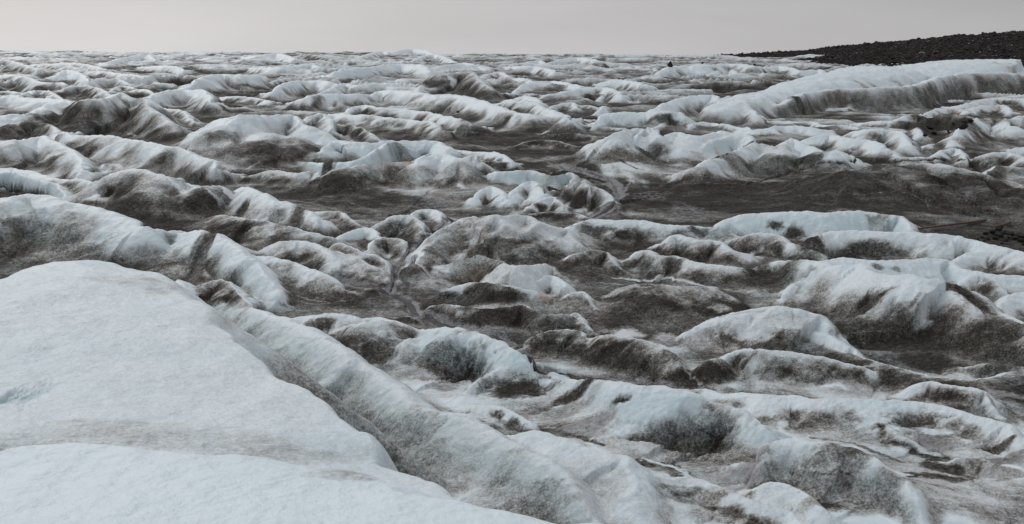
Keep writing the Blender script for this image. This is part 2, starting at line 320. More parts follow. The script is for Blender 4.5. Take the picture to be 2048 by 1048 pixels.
BODIES = [   # broad swells the smaller crests stand on
([(798,562),(825,520),(858,478),(905,446),(945,435),(1000,437),(1060,444),(1130,460),(1185,478),(1225,500)],[16,80,130,160,165,130,80,30],.10,{'dmax':.80,'s':.22,'pe':1.5,'seed':201,'skirt':False,'fx':True,'kb':1.0}),
([(1385,664),(1430,636),(1480,622),(1560,614),(1640,630),(1695,664),(1740,700)],[30,80,110,120,100,60,30],.34,{'dmax':.85,'s':.26,'pe':1.8,'seed':202,'skirt':False,'fx':True}),
]
RIDGES = [
# --- horizon and far field, left
([(0,104),(60,103),(110,106),(160,108)],5,.95,{}),
([(22,117),(60,114),(107,117),(130,123)],8,.85,{}),
([(0,121),(15,120),(45,128),(75,137)],18,.4,{}),
([(140,109),(180,107),(225,109),(260,111)],10,.3,{}),
([(200,127),(215,124),(250,114),(297,109),(310,119)],16,.85,{'s':.4}),
([(300,111),(325,118),(352,122),(392,128)],11,.05,{}),
([(82,131),(120,125),(155,126),(182,130),(212,138)],18,.5,{}),
([(370,119),(400,110),(422,106),(445,109),(470,112)],12,.3,{}),
([(395,118),(440,114),(480,113),(512,114)],12,.4,{}),
([(105,155),(115,147),(135,140),(170,151),(178,162)],22,.7,{}),
([(160,145),(205,142),(240,147),(275,150),(292,156)],15,.5,{}),
([(282,134),(325,131),(350,132),(370,140)],14,.75,{}),
([(0,149),(15,149),(50,153),(82,165),(120,164),(142,170)],22,.45,{}),
([(208,165),(225,157),(240,160),(262,168)],14,.4,{}),
([(275,170),(295,164),(320,165),(342,167)],10,.7,{}),
([(375,172),(405,156),(437,148),(475,148),(512,150)],30,.7,{}),
([(115,182),(140,173),(170,171),(200,176),(220,190)],22,.3,{}),
([(220,183),(232,174),(252,172),(270,177)],12,.5,{}),
([(252,183),(275,179),(295,180),(310,188)],12,.5,{}),
([(0,183),(10,181),(45,186)],18,.5,{}),
([(50,186),(60,181),(92,180),(108,188),(128,197)],15,.45,{}),
([(290,197),(310,185),(357,179),(405,180),(420,190),(430,204)],32,.45,{}),
([(437,196),(462,192),(512,195),(545,202)],14,.45,{}),
([(0,191),(25,190),(50,195),(100,197),(148,203)],26,.8,{}),
([(148,208),(175,200),(220,195),(237,186),(250,192),(287,198),(297,214),(325,235),(362,252),(388,262)],[40,66,62,50,30,12],.16,{'seed':2,'s':.7}),
([(290,202),(302,205),(320,216),(357,219),(375,228),(387,243)],18,.4,{}),
([(-20,232),(60,225),(100,208),(130,201),(152,204)],38,.95,{'s':.35}),
([(0,253),(25,246),(70,244),(95,245),(108,255),(128,262)],32,.4,{'seed':3}),
([(100,285),(115,267),(130,262),(145,270),(200,270),(275,282),(340,293),(375,302),(410,316),(430,322),(438,338)],[30,45,55,58,52,35],.42,{'seed':4,'s':.8}),
([(225,269),(247,264),(275,272),(330,286)],9,.3,{}),
([(0,283),(40,282),(80,275),(110,283),(140,300),(160,320),(174,340)],[60,60,50,25],.5,{'seed':5}),
([(388,268),(425,242),(460,233),(500,231),(545,228),(585,234),(603,248),(640,272),(655,284)],[70,95,90,70,40],.6,{'s':.45,'seed':6}),
([(603,246),(625,231),(645,229),(660,242),(670,264)],[30,42,38,20],.35,{'seed':7}),
([(662,247),(687,250),(707,252),(732,262),(750,275),(766,284)],20,.12,{}),
([(650,230),(687,227),(725,230),(787,235),(837,240),(867,247),(880,259)],26,.45,{'seed':8}),
([(690,224),(705,213),(732,209),(762,214),(800,216),(840,220),(880,228),(920,238),(945,250)],26,.5,{'seed':9}),
([(595,201),(612,191),(640,189),(687,186),(727,188)],30,.45,{'seed':10}),
([(727,197),(750,184),(800,180),(862,187),(912,190),(950,197),(987,208),(1024,220),(1075,232),(1140,236)],[22,30,34,34,28,12],.6,{'seed':11}),
([(834,181),(850,168),(880,164),(893,173)],18,.6,{}),
([(856,156),(880,149),(902,146),(940,145),(952,156),(968,168),(985,180),(1005,187),(1032,190)],[18,32,38,30,14,6],.18,{'seed':12}),
([(520,171),(560,158),(602,155)],15,.4,{}),
([(540,183),(562,168),(597,161),(647,160),(668,167)],26,.6,{}),
([(637,189),(662,176),(687,167),(717,169),(762,165),(792,168)],20,.6,{}),
([(655,149),(687,138),(737,134),(787,128),(837,129),(863,141)],22,.85,{}),
([(687,131),(707,118),(737,108),(762,102),(783,106)],14,.55,{}),
([(778,107),(800,100),(825,98),(850,100),(868,107),(885,111)],14,.8,{}),
([(560,108),(587,105),(612,107),(637,112),(680,122)],14,.1,{}),
([(640,107),(670,106),(700,105),(725,108)],8,.4,{}),
([(512,135),(550,134),(587,132),(625,129),(646,134)],18,.6,{}),
([(490,114),(530,108),(562,107),(590,117)],17,.7,{}),
([(820,123),(845,112),(875,109),(900,119),(915,126)],13,.55,{}),
([(915,127),(937,126),(972,137)],15,.5,{}),
([(890,110),(930,107),(980,106),(1040,107),(1100,107),(1160,106),(1230,108),(1262,113)],6,.5,{'rough':2}),
([(957,158),(975,148),(1002,144),(1017,153)],14,.5,{}),
([(1024,131),(1052,124),(1082,121),(1094,132)],10,.9,{}),
([(1010,134),(1060,131),(1099,138),(1114,144)],16,.6,{}),
([(1100,125),(1137,115),(1164,115),(1186,118),(1202,123)],18,.6,{}),
([(1160,122),(1184,122),(1212,127)],14,.1,{}),
([(1220,141),(1242,134),(1269,132),(1284,137)],12,.7,{}),
([(1260,146),(1287,139),(1307,136),(1314,145)],10,.75,{}),
([(1240,121),(1280,114),(1330,111),(1380,112),(1440,110)],9,.6,{'rough':2}),
([(1310,151),(1331,136),(1374,131),(1400,132),(1449,127),(1499,129),(1516,133)],22,.65,{'seed':13}),
([(1415,153),(1434,142),(1461,139),(1477,149)],14,.85,{}),
([(1469,136),(1482,143),(1500,148),(1538,151)],9,.05,{}),
([(1024,185),(1049,169),(1094,161),(1124,163),(1149,168),(1171,174)],15,.9,{}),
([(1100,189),(1164,175),(1199,174),(1229,178),(1244,191)],24,.55,{'seed':14}),
([(1015,158),(1046,156),(1071,166)],13,.8,{}),
([(1147,166),(1174,155),(1196,156)],14,.7,{}),
([(1199,166),(1229,159),(1262,161),(1294,169)],20,.75,{'seed':15}),
([(1191,204),(1209,188),(1236,192),(1258,202)],15,.5,{}),
([(1015,199),(1049,191),(1069,195),(1084,206)],20,.7,{}),
([(1015,190),(1062,187),(1099,191),(1132,200)],10,.15,{}),
([(1094,216),(1119,207),(1146,205),(1154,216)],15,.5,{}),
([(1154,211),(1179,210),(1206,217)],13,.35,{}),
([(1189,228),(1199,217),(1211,211),(1221,223)],18,.5,{}),
([(1005,204),(1049,201),(1071,205),(1086,217),(1107,222),(1124,227),(1141,240)],34,.45,{'seed':16}),
([(1274,203),(1292,195),(1336,193),(1386,185),(1408,188)],10,.75,{}),
([(1291,188),(1311,181),(1349,179),(1407,178)],11,.6,{}),
([(1299,223),(1324,207),(1361,195),(1399,190),(1429,190),(1436,202)],42,.7,{'s':.35}),
([(1429,206),(1449,195),(1486,190),(1536,192),(1582,196)],16,.6,{}),
([(1417,214),(1449,207),(1474,206),(1499,217),(1513,230)],28,.5,{}),
([(1194,243),(1206,230),(1236,225),(1286,223),(1319,222),(1356,225),(1368,234)],[20,30,30,34,20],.72,{'bl':.3,'seed':17}),
([(1294,258),(1324,250),(1356,241),(1374,242),(1381,253)],14,.6,{}),
([(1376,258),(1391,246),(1424,244),(1449,249),(1494,255),(1500,261)],14,.7,{}),
([(1190,286),(1224,268),(1254,257),(1276,257),(1283,272)],[45,72,74,60],.58,{'s':.4,'seed':18,'flute':.15,'st':.25}),
([(1284,279),(1294,261),(1306,256),(1316,270),(1323,283)],62,.55,{'s':.45,'flute':.15}),
([(1318,287),(1334,270),(1354,265),(1374,271),(1400,271),(1440,262),(1490,270),(1512,286)],[50,60,58,40],.75,{'seed':19,'flute':.2}),
([(1380,303),(1411,286),(1449,277),(1474,271),(1496,272),(1502,284)],[24,42,38,20],.9,{'bl':.7,'s':.9}),
([(1360,345),(1399,330),(1424,318),(1474,300),(1506,289),(1536,290),(1560,300)],[30,45,55,60],.68,{'seed':20,'s':.4}),
([(1091,266),(1109,264),(1144,268),(1199,270),(1220,275)],15,.05,{}),
([(1080,266),(1109,258),(1140,254),(1175,250),(1242,255)],12,.3,{}),
([(1030,290),(1070,281),(1120,284),(1160,292)],12,.0,{}),
# --- right, big ridge
([(1425,212),(1480,197),(1530,184),(1586,166),(1636,151),(1686,140),(1723,134),(1751,134),(1762,140),(1811,132),(1856,127),(1886,121),(1936,121),(1986,119),(2016,121),(2031,131),(2048,140)],40,.98,{'Yc':[92,98,106,116,122,131,138,142,146,152,157,160,163,166,167,164,158,150],'wfs':[4,4,6,11,13,15,16,16,15,14],'pe':3.5,'seed':21,'skirt':False,'flute':.1}),
([(1545,212),(1593,191),(1648,180),(1711,177),(1786,174),(1841,168),(1886,153),(1936,146),(1990,146),(2060,149)],[24,44,50,52,60,52,44],.3,{'s':1.0,'seed':22,'pe':2.0,'flute':.12,'skirt':False,'st':.25,'dmax':.68,'fx':True}),
([(1500,232),(1560,222),(1610,216),(1680,216),(1760,212),(1850,206),(1900,200)],8,.5,{'s':.4}),
([(1500,140),(1536,134),(1556,131),(1586,136),(1601,141),(1641,139),(1650,146)],14,.75,{}),
([(1480,119),(1536,121),(1561,122),(1586,125),(1624,128),(1662,134)],4,.2,{}),
([(1500,243),(1573,241),(1631,244),(1641,249),(1711,254),(1723,259)],14,.6,{}),
([(1490,260),(1536,255),(1561,251),(1600,253),(1652,259)],18,.75,{}),
([(1604,282),(1636,270),(1661,267),(1691,276),(1736,280),(1761,287),(1768,299)],30,.75,{'seed':23}),
([(1709,264),(1736,259),(1773,259),(1801,264),(1813,275),(1825,291)],26,.6,{'seed':24}),
([(1520,312),(1561,296),(1586,280),(1618,290),(1643,300),(1686,301),(1703,313)],[45,60,55,35],.6,{'seed':25,'bl':.2}),
([(1700,302),(1745,298),(1776,300),(1800,313),(1850,317)],18,.35,{}),
([(1796,240),(1818,228),(1843,227),(1855,233)],20,.7,{}),
([(1853,232),(1886,225),(1911,228),(1938,232)],22,.65,{}),
([(1704,247),(1761,243),(1823,243),(1836,250),(1844,266)],20,.5,{}),
([(1848,228),(1873,218),(1911,216),(1938,224)],12,.6,{}),
([(1911,219),(1946,214),(1986,209),(2011,210),(2023,223)],14,.6,{}),
([(1909,212),(1961,200),(1993,195),(2048,197),(2080,200)],16,.65,{}),
([(1904,274),(1926,256),(1948,238),(1981,231),(2006,234),(2022,252)],36,.6,{'seed':26}),
([(2010,242),(2048,232),(2080,235)],35,.35,{}),
([(1979,274),(2011,258),(2031,256),(2048,266)],15,.5,{}),
([(1876,292),(1896,281),(1911,282),(1917,293)],18,.8,{}),
([(1839,294),(1855,289),(1872,288)],12,.7,{}),
([(1855,317),(1873,306),(1891,300),(1918,300),(1935,317)],22,.45,{}),
([(1780,322),(1820,316),(1855,318)],12,.5,{}),
([(1560,368),(1611,355),(1686,342),(1716,338),(1768,326),(1786,330),(1811,325),(1846,324),(1886,330),(1921,337),(1961,352),(1985,372)],[40,80,95,90,60],.13,{'s':.22,'seed':27}),
([(1954,313),(1986,307),(2011,305),(2043,312),(2060,320)],28,.35,{}),
([(2021,300),(2048,296)],14,.7,{}),
([(1969,350),(1991,335),(2011,334),(2060,335)],28,.02,{'s':.3}),
([(1989,367),(2011,362),(2048,372),(2080,380)],30,.02,{'s':.3}),
# --- middle left
([(0,335),(32,335),(60,340),(90,352),(114,361)],[30,34,20],.75,{}),
([(110,360),(140,357),(170,360),(183,370),(202,388)],[24,44,50],.4,{}),
([(0,346),(25,345),(50,350),(87,364),(108,368),(125,385),(143,402)],[30,34,30,20],.95,{'bl':.5,'s':1.0,'seed':28}),
([(0,397),(50,390),(85,388),(105,394),(137,400),(175,410),(207,420),(237,430),(265,440),(290,452),(312,460),(358,468)],[110,140,130,110,95],.55,{'bl':.25,'s':.42,'seed':29}),
([(352,469),(387,462),(425,463),(447,472),(467,485),(487,510),(512,524),(530,548),(556,585),(575,618)],[95,100,95,70,25],.8,{'bl':.3,'s':.55,'seed':30,'flute':.5}),
([(212,368),(225,352),(237,342),(262,337),(285,340),(300,347),(332,354),(362,361)],[70,90,95,80],.35,{'s':.4,'seed':31}),
([(355,364),(390,372),(425,371),(437,375),(449,388)],[75,80,50],.25,{'s':.4,'seed':32}),
([(163,322),(180,316),(200,320),(212,329)],14,.6,{}),
([(190,343),(212,328),(232,330),(248,339)],20,.25,{}),
([(438,350),(455,346),(475,348),(490,356)],14,.2,{}),
([(490,342),(515,334),(545,330),(580,334),(620,340)],14,.6,{}),
([(500,350),(540,341),(590,346),(630,342),(645,352)],26,.25,{}),
([(462,388),(480,376),(500,374),(520,384),(547,397),(587,407),(600,412),(625,425),(650,440),(680,457)],[60,82,75,60,30],.6,{'seed':33,'s':.5}),
([(267,441),(282,438),(312,444),(345,455),(364,464)],10,.6,{}),
([(612,427),(642,424),(682,425),(697,437),(722,450)],24,.2,{}),
([(535,474),(557,463),(572,459),(580,470),(599,482)],36,.6,{}),
([(525,500),(560,484),(580,481),(607,482),(632,490),(647,500),(672,517),(702,527)],[55,72,60,40],.4,{'seed':34,'s':.5}),
([(652,502),(672,486),(697,490),(724,505),(749,510),(767,525),(782,547)],[45,60,55,30],.2,{'seed':35,'s':.5}),
([(663,482),(687,468),(724,456),(747,460),(759,472)],28,.8,{'bl':.3}),
([(733,499),(752,478),(775,475),(800,478),(815,492)],42,.2,{'s':.5}),
([(818,432),(835,421),(850,419),(870,420),(882,428),(894,442)],24,.45,{}),
([(758,447),(782,433),(817,431),(835,442),(852,462)],42,.2,{'s':.45,'seed':36}),
([(793,467),(812,457),(829,472)],25,.1,{}),
([(500,516),(525,513),(560,518),(600,528),(640,545),(672,563),(690,578)],[50,62,50,20],.42,{'seed':37,'s':.45}),
# white central-left ridge with the rusty hollow
([(640,306),(655,290),(672,280),(700,283),(740,288),(768,283),(785,281),(830,280),(880,284),(895,296),(905,310)],[50,56,40,34,30],.75,{'seed':38,'bl':.3}),
([(560,330),(620,325),(680,322),(740,310),(765,292),(790,285),(812,296)],[12,18,34,44,30],.95,{'bl':.6,'s':.9}),
([(635,355),(660,340),(700,333),(760,325),(830,322),(850,310)],[30,50,50,40],.12,{'seed':39,'s':.5}),
([(815,335),(835,318),(855,310),(885,309),(905,312),(925,316),(945,312),(955,325)],[45,64,66,50],.5,{'seed':40,'s':.5,'flute':.7}),
([(890,300),(935,300),(985,305),(1010,312),(1024,325)],16,.55,{}),
([(955,325),(985,322),(1020,326)],14,.1,{}),
([(880,372),(895,365),(908,359),(920,368),(932,377)],16,.7,{}),
([(938,356),(950,343),(960,339),(970,347)],22,.85,{'bl':.3}),
([(962,356),(975,345),(995,340),(1030,340),(1060,340),(1085,346),(1110,352),(1140,345),(1148,352),(1150,362)],[20,34,30,26,18],.95,{'bl':.6,'s':.9}),
([(945,395),(965,380),(982,373),(1000,382),(1015,398)],28,.5,{}),
([(1020,390),(1045,370),(1064,363),(1076,370),(1085,388)],38,.5,{'s':.5}),
([(1068,398),(1090,388),(1106,382),(1110,394)],20,.6,{}),
([(1062,412),(1090,396),(1108,394),(1128,410)],26,.3,{}),
([(1118,378),(1140,362),(1155,356),(1167,360),(1172,372),(1195,376),(1215,390),(1228,402)],[40,60,55,36,20],.3,{'seed':41,'s':.5}),
([(1050,432),(1080,424),(1120,424),(1160,428),(1178,436)],14,.1,{}),
# --- centre mounds
([(868,478),(900,450),(935,434),(965,436),(985,434),(1000,437),(1014,452)],[60,95,100,70],.22,{'seed':42,'s':.4}),
([(830,525),(850,500),(880,478),(910,462)],60,.15,{'seed':43,'s':.35}),
([(1002,440),(1024,431),(1049,434),(1061,440),(1071,452)],30,.65,{}),
([(937,461),(952,443),(974,434),(997,436),(1008,452)],28,.7,{}),
([(978,477),(999,462),(1015,458),(1032,467)],24,.7,{}),
([(1050,468),(1074,450),(1089,450),(1119,457),(1139,460),(1144,470),(1159,487),(1176,499)],[40,58,55,30],.5,{'seed':44}),
([(1142,510),(1174,500),(1199,500),(1214,507),(1223,525),(1244,540),(1257,552)],[36,46,36,14],.1,{'seed':45}),
([(1120,462),(1139,452),(1161,442),(1186,438),(1224,440),(1274,440),(1306,445),(1334,450),(1361,452),(1399,451),(1416,458)],[30,46,42,34,22],.55,{'seed':46,'bl':.2}),
([(1352,469),(1374,460),(1414,457),(1436,455),(1454,460),(1466,470),(1502,480)],22,.45,{}),
([(1319,487),(1339,475),(1359,470),(1374,472),(1399,480),(1424,480),(1444,487),(1460,497),(1492,507)],[35,50,46,26],.4,{'seed':47}),
([(1257,517),(1274,502),(1296,499),(1311,510),(1349,512),(1399,525),(1449,532),(1496,537)],[30,48,44,26],.28,{'seed':48}),
([(1472,477),(1500,467),(1536,466),(1561,472),(1574,482),(1600,490),(1640,505),(1657,519)],[35,48,40,20],.3,{'seed':49}),
([(1500,508),(1516,499),(1536,502),(1552,511)],16,.3,{}),
([(1427,452),(1449,440),(1486,430),(1536,426),(1623,424),(1661,425),(1696,422),(1731,422),(1773,429),(1806,432),(1820,446),(1835,462)],[40,56,62,46,30],.8,{'bl':.6,'s':.7,'seed':50}),
([(1600,490),(1636,473),(1661,464),(1711,460),(1748,461),(1811,464),(1861,467),(1911,471),(1948,478),(1986,489),(2011,495),(2036,498),(2060,508)],[30,56,62,50,46],.5,{'bl':.15,'s':.7,'seed':51}),
([(1909,522),(1931,508),(1973,500),(2011,502),(2050,515)],[30,46,46],.45,{'seed':52}),
([(1500,545),(1536,526),(1581,521),(1611,519),(1648,521),(1691,516),(1748,520),(1811,520),(1848,516),(1873,516),(1906,522),(1918,534),(1936,540),(1986,547),(2060,552)],[50,100,90,46,40,40],.75,{'bl':.3,'s':.5,'seed':53}),
([(1600,545),(1680,530),(1724,527),(1737,532),(1750,542),(1786,547),(1818,549),(1848,555),(1873,556),(1906,560),(1920,573),(1931,592),(1942,610),(1972,660),(1995,700)],[90,130,150,120,60],.5,{'s':.42,'seed':54}),
([(1914,573),(1936,553),(1961,551),(1986,565),(2018,589)],[40,52,30],.3,{'seed':55}),
([(1989,614),(2011,592),(2036,586),(2065,586)],60,.6,{'seed':56}),
([(1569,594),(1591,567),(1618,560),(1641,562),(1668,579)],45,.35,{}),
([(1611,612),(1636,600),(1661,595),(1686,595),(1698,604),(1706,624)],26,.75,{}),
([(1716,622),(1748,627),(1776,626),(1806,637),(1846,639),(1866,647),(1888,662)],[34,46,44,30],.55,{'bl':.2,'s':.9}),
([(1560,612),(1515,640),(1551,617),(1578,615),(1598,620),(1626,627),(1643,632),(1658,650),(1682,677)][1:],[90,100,80,40],.72,{'seed':57,'s':.45}),
([(1629,662),(1661,672),(1691,690),(1706,695),(1716,712)],[40,44,30],.7,{}),
([(1440,722),(1460,705),(1490,698),(1530,699),(1580,703),(1640,712),(1700,728),(1750,745),(1776,756),(1792,768)],[70,95,90,60,20],.42,{'seed':58,'s':.55}),
([(1384,742),(1411,719),(1436,717),(1459,732)],46,.0,{}),
([(1215,590),(1240,575),(1290,568),(1350,572),(1420,575),(1475,584)],[60,90,90,60],.03,{'s':.25,'seed':59}),
([(1375,665),(1424,640),(1474,630),(1506,627),(1536,640),(1562,657)],[40,62,60,40],.45,{'seed':60}),
([(1128,642),(1149,625),(1160,635),(1174,656),(1192,667)],[24,30,20],.1,{}),
([(1130,596),(1149,584),(1166,585),(1176,601),(1192,617)],[20,26,20],.3,{}),
([(888,532),(937,515),(969,511),(1000,522),(1024,532),(1060,530),(1106,530),(1118,547)],[40,60,70,50],.65,{'seed':61,'rough':1.6,'flute':.7}),
([(1078,562),(1099,551),(1116,554),(1131,570)],36,.6,{}),
([(880,585),(940,565),(1000,568),(1060,580),(1090,590)],[30,50,40],.35,{'seed':62}),
([(830,626),(862,612),(924,611),(962,617),(1024,612),(1049,610),(1069,624),(1100,630),(1132,630)],[40,56,60,50],.02,{'s':.8,'seed':63,'fx':True,'skirt':False}),
([(1160,682),(1199,671),(1249,672),(1299,685),(1324,692),(1349,707),(1369,720),(1388,738)],[60,86,84,50],.25,{'s':.6,'seed':64,'fx':True,'skirt':False}),
([(1054,684),(1099,662),(1149,660),(1172,673)],[40,60,60],.03,{'fx':True,'skirt':False}),
([(1800,790),(1830,768),(1860,762),(1885,768),(1925,773),(1960,780),(1975,785),(1982,805),(1998,835)],[40,52,60,30],.45,{'seed':65}),
([(1925,735),(1980,725),(2048,735),(2080,740)],[40,60,60],.3,{'seed':66}),
([(1600,560),(1700,555),(1850,575),(1960,610),(2060,650)],[80,110,120,120],.15,{'s':.22,'pe':2.2,'seed':83,'skirt':False}),
([(1640,690),(1740,720),(1850,750),(1950,760),(2060,740)],[50,70,80,90],.05,{'s':.2,'pe':2,'seed':84,'skirt':False}),
([(600,490),(660,500),(720,520),(770,545)],[60,70,50],.12,{'s':.25,'seed':86,'skirt':False}),
([(440,430),(520,440),(600,460),(680,480)],[60,70,60],.15,{'s':.25,'seed':87,'skirt':False}),
([(420,270),(500,262),(580,270),(660,300)],[60,80,60],.35,{'s':.25,'seed':88,'skirt':False}),
# --- nearer ridges
([(570,640),(590,635),(610,632),(637,629),(662,626),(687,629),(726,637)],[30,46,40],.5,{'seed':67}),
([(690,663),(707,647),(737,643),(787,643),(812,650),(836,664)],[60,90,80,40],.42,{'seed':68,'s':.5}),
([(727,637),(762,634),(800,645),(830,657)],14,.9,{}),
([(828,675),(850,661),(874,656),(912,655),(937,660),(974,670),(999,680),(1024,692),(1049,696),(1062,705),(1067,722),(1070,747)],[60,100,100,80,30],.62,{'bl':.7,'s':.6,'seed':69}),
([(780,700),(812,680),(850,676)],[60,90],.5,{'seed':70}),
([(925,790),(945,768),(975,748),(1024,731),(1058,733),(1068,750)],[30,50,60,30],.45,{}),
([(1069,737),(1099,740),(1123,754)],18,.7,{}),
([(1105,760),(1160,758),(1229,765),(1274,772),(1349,777),(1386,782),(1424,795),(1474,812),(1499,827),(1536,849),(1570,865),(1600,882)],[80,130,140,120,70],.8,{'bl':.45,'s':.5,'seed':71,'flute':.2,'st':.15}),
([(1222,818),(1249,804),(1274,801),(1324,807),(1362,822)],[50,64,50],.98,{'flute':.1}),
([(1359,778),(1394,776),(1424,780),(1449,787),(1499,785),(1536,791),(1591,790),(1636,797),(1686,797),(1748,801),(1823,802),(1886,812),(1936,825),(1986,840),(2021,848),(2031,859),(2046,872)],[40,80,90,90,80,50],.7,{'s':.35,'seed':72}),
([(1704,857),(1748,845),(1773,850),(1793,865),(1823,880),(1848,904)],[40,50,30],.3,{'s':.35}),
([(1804,869),(1836,857),(1873,862),(1913,874)],26,.9,{'s':.35}),
([(1894,927),(1923,916),(1961,917),(1986,925),(2013,939)],38,.12,{'s':.35}),
([(2019,914),(2036,902),(2060,895)],25,.8,{}),
([(1457,934),(1486,925),(1511,921),(1536,898),(1561,884),(1593,878),(1623,881),(1648,886),(1686,892),(1723,904),(1746,917),(1776,937),(1801,957),(1811,975),(1823,1002),(1833,1030),(1850,1062)],[70,120,150,140,100,60],.45,{'bl':.3,'s':.6,'seed':73,'flute':.2,'st':.15}),
([(1492,984),(1524,970),(1545,967),(1573,972),(1598,982),(1618,992),(1626,1003),(1661,1024),(1700,1052)],[60,80,80,50],.7,{'flute':.2}),
([(1298,957),(1330,958),(1374,953),(1411,962),(1449,977),(1494,997),(1536,1010),(1600,1032)],[50,64,60,40],.7,{'s':.4,'flute':.2}),
([(1082,857),(1109,857),(1149,865),(1184,877),(1217,892)],18,.1,{'s':.3}),
([(1262,916),(1299,925),(1349,940),(1369,955),(1402,972)],18,.1,{'s':.3}),
([(910,818),(950,809),(1000,812),(1024,824),(1054,840),(1076,858)],[26,34,26],.65,{'s':.35}),
([(872,824),(912,825),(937,830),(964,852)],26,.5,{'s':.35}),
([(690,745),(740,750),(800,770),(860,790)],20,.6,{'s':.3}),
# light ramp and the ridge beside the foreground mound
([(960,872),(1024,868),(1061,862),(1100,870),(1150,886),(1200,901),(1246,913),(1258,935),(1275,985),(1290,1050)],[120,150,160,140,80],.72,{'s':.3,'seed':74,'flute':.3,'st':.15}),
([(425,606),(450,609),(485,613),(512,620),(537,627),(574,640),(624,660),(662,682),(699,707),(737,732),(774,760),(812,790),(840,807),(874,822),(912,838),(974,862),(1024,884),(1090,920),(1150,975),(1190,1050)],[60,110,130,150,170,180,170],.42,{'dmax':.62,'bl':.5,'s':.5,'seed':75,'flute':.08,'pe':1.5,'st':.15,'skirt':False,'kb':1.4}),
# white lump right behind the foreground mound, and the brown one beyond it
([(310,552),(335,554),(360,562),(375,577),(393,603)],[40,50,30],.98,{'s':.7}),
([(378,578),(410,568),(440,560),(455,563),(470,578),(490,604),(502,618)],[30,56,40],.08,{'seed':76,'s':.7}),
([(290,545),(330,535),(370,533),(395,536),(412,545),(424,562)],[30,30,30],.4,{'s':.5}),
([(0,524),(18,528),(38,549)],20,.9,{}),
]
# broad foreground mounds: edge (u, v, height)
MOUND = [(-900,640,3.5),(-300,590,3.5),(-100,572,3.5),(0,560,3.5),(60,540,3.5),(100,527,3.45),(150,519,3.42),(208,518,3.4),(245,530,3.4),(290,543,3.4),(320,560,3.4),
 (340,580,3.38),(370,599,3.38),(400,608,3.36),(425,638,3.34),(460,668,3.32),(500,702,3.32),(530,738,3.32),(570,772,3.32),(612,786,3.32),(634,806,3.3),(655,837,3.3),(690,862,3.3),(722,870,3.3),(745,892,3.3),
 (752,922,3.3),(800,944,3.3),(850,955,3.32),(890,980,3.35),(915,1000,3.38),(960,1040,3.4),(1010,1100,3.4),(1100,1300,3.4)]
NEAR = [(-1500,1100,4.7),(-400,950,4.72),(-60,918,4.75),(0,910,4.75),(40,900,4.75),(80,893,4.75),(140,892,4.75),(200,895,4.75),(275,900,4.75),(350,905,4.75),(430,913,4.75),(500,921,4.75),(600,935,4.75),(640,944,4.74),
 (690,957,4.73),(730,976,4.73),(800,994,4.73),(860,1002,4.73),(940,1008,4.73),(1000,1018,4.72),(1080,1034,4.7),(1150,1048,4.7),(1300,1090,4.6),(1700,1300,4.4)]
def exec_ridges():
    for i, (p, dv, wt, o) in enumerate(BODIES + RIDGES):
        o = dict(o)
        mu = sum(q[0] for q in p) / len(p); mv = sum(q[1] for q in p) / len(p)
        if i >= len(BODIES) and ((930 < mu < 1250 and 432 < mv < 606) or (1425 < mu < 1720 and 606 < mv < 736)): o['on'] = True; o['fx'] = True; o.setdefault('seed', 100 + i)
        ridge(p, dv, wt=wt, **o)
    plateau(MOUND, 0.10, 3.0, rr=0.10, wt_d=0.06)
    plateau(NEAR, 0.04, 1.5, rr=0.06, roughness=0.02, wt_d=0.0)
exec_ridges()
# ------------------------------------------------------------------ survey of the finished surface: picture point -> place on the ice
TAN = (CAM_H - Z) / Yg                       # drop per metre of every grid point, smaller = higher in the picture
RUN = np.minimum.accumulate(TAN, axis=0)
def locate(u, v):
    c, drop = ray(u, v)
    j = int(np.clip(np.searchsorted(CC, c), 1, NC - 1))
    col = RUN[:, j]
    i = int(np.argmax(col <= drop))
    if col[i] > drop: i = NR - 50
    return c * YY[i], float(YY[i]), float(Z[i, j])

def spot(u, v, ru, rv, dirt=None, depth=0.0, blue=None, slush=None, hard=0.5):
    """a melt pocket, stain or clear patch lying on the ice round a surveyed point"""
    x0, y0, z0 = locate(u, v)
    xa, ya, _ = locate(u, v - rv); xb, yb, _ = locate(u, v + rv)
    rx = max(ru * y0 / F, 0.05); ry = max(min((ya - yb) * 0.5, rv * y0 * y0 / F / max(CAM_H - z0, 1.0) * 1.1), 0.05, 0.35 * rx)
    yc = y0
    sl = window(np.array([x0 - rx * 3.2, x0 + rx * 3.2]), np.array([yc - ry * 3.2, yc + ry * 3.2]), 0.1)
    x = Xg[sl]; y = Yg[sl]
    f0 = 1.6 / rx
    q = np.sqrt(((x - x0) / rx) ** 2 + ((y - yc) / ry) ** 2)
    q = q * (1 + 0.35 * fbm(x * f0, y * f0 * rx / ry, 3, u * .13)) + 0.15 * fbm(x * f0 * 4, y * f0 * 4 * rx / ry, 2, v * .1)
    g = 1 - sstep(1 - hard, 1 + hard, q)
    if dirt is not None: D[sl] = D[sl] + (dirt - D[sl]) * g
    if blue is not None: BL[sl] = BL[sl] + (blue - BL[sl]) * g
    if slush is not None: SL[sl] = SL[sl] + (slush - SL[sl]) * g
    if depth: Z[sl] = Z[sl] - depth * np.exp(-q * q * 1.2)

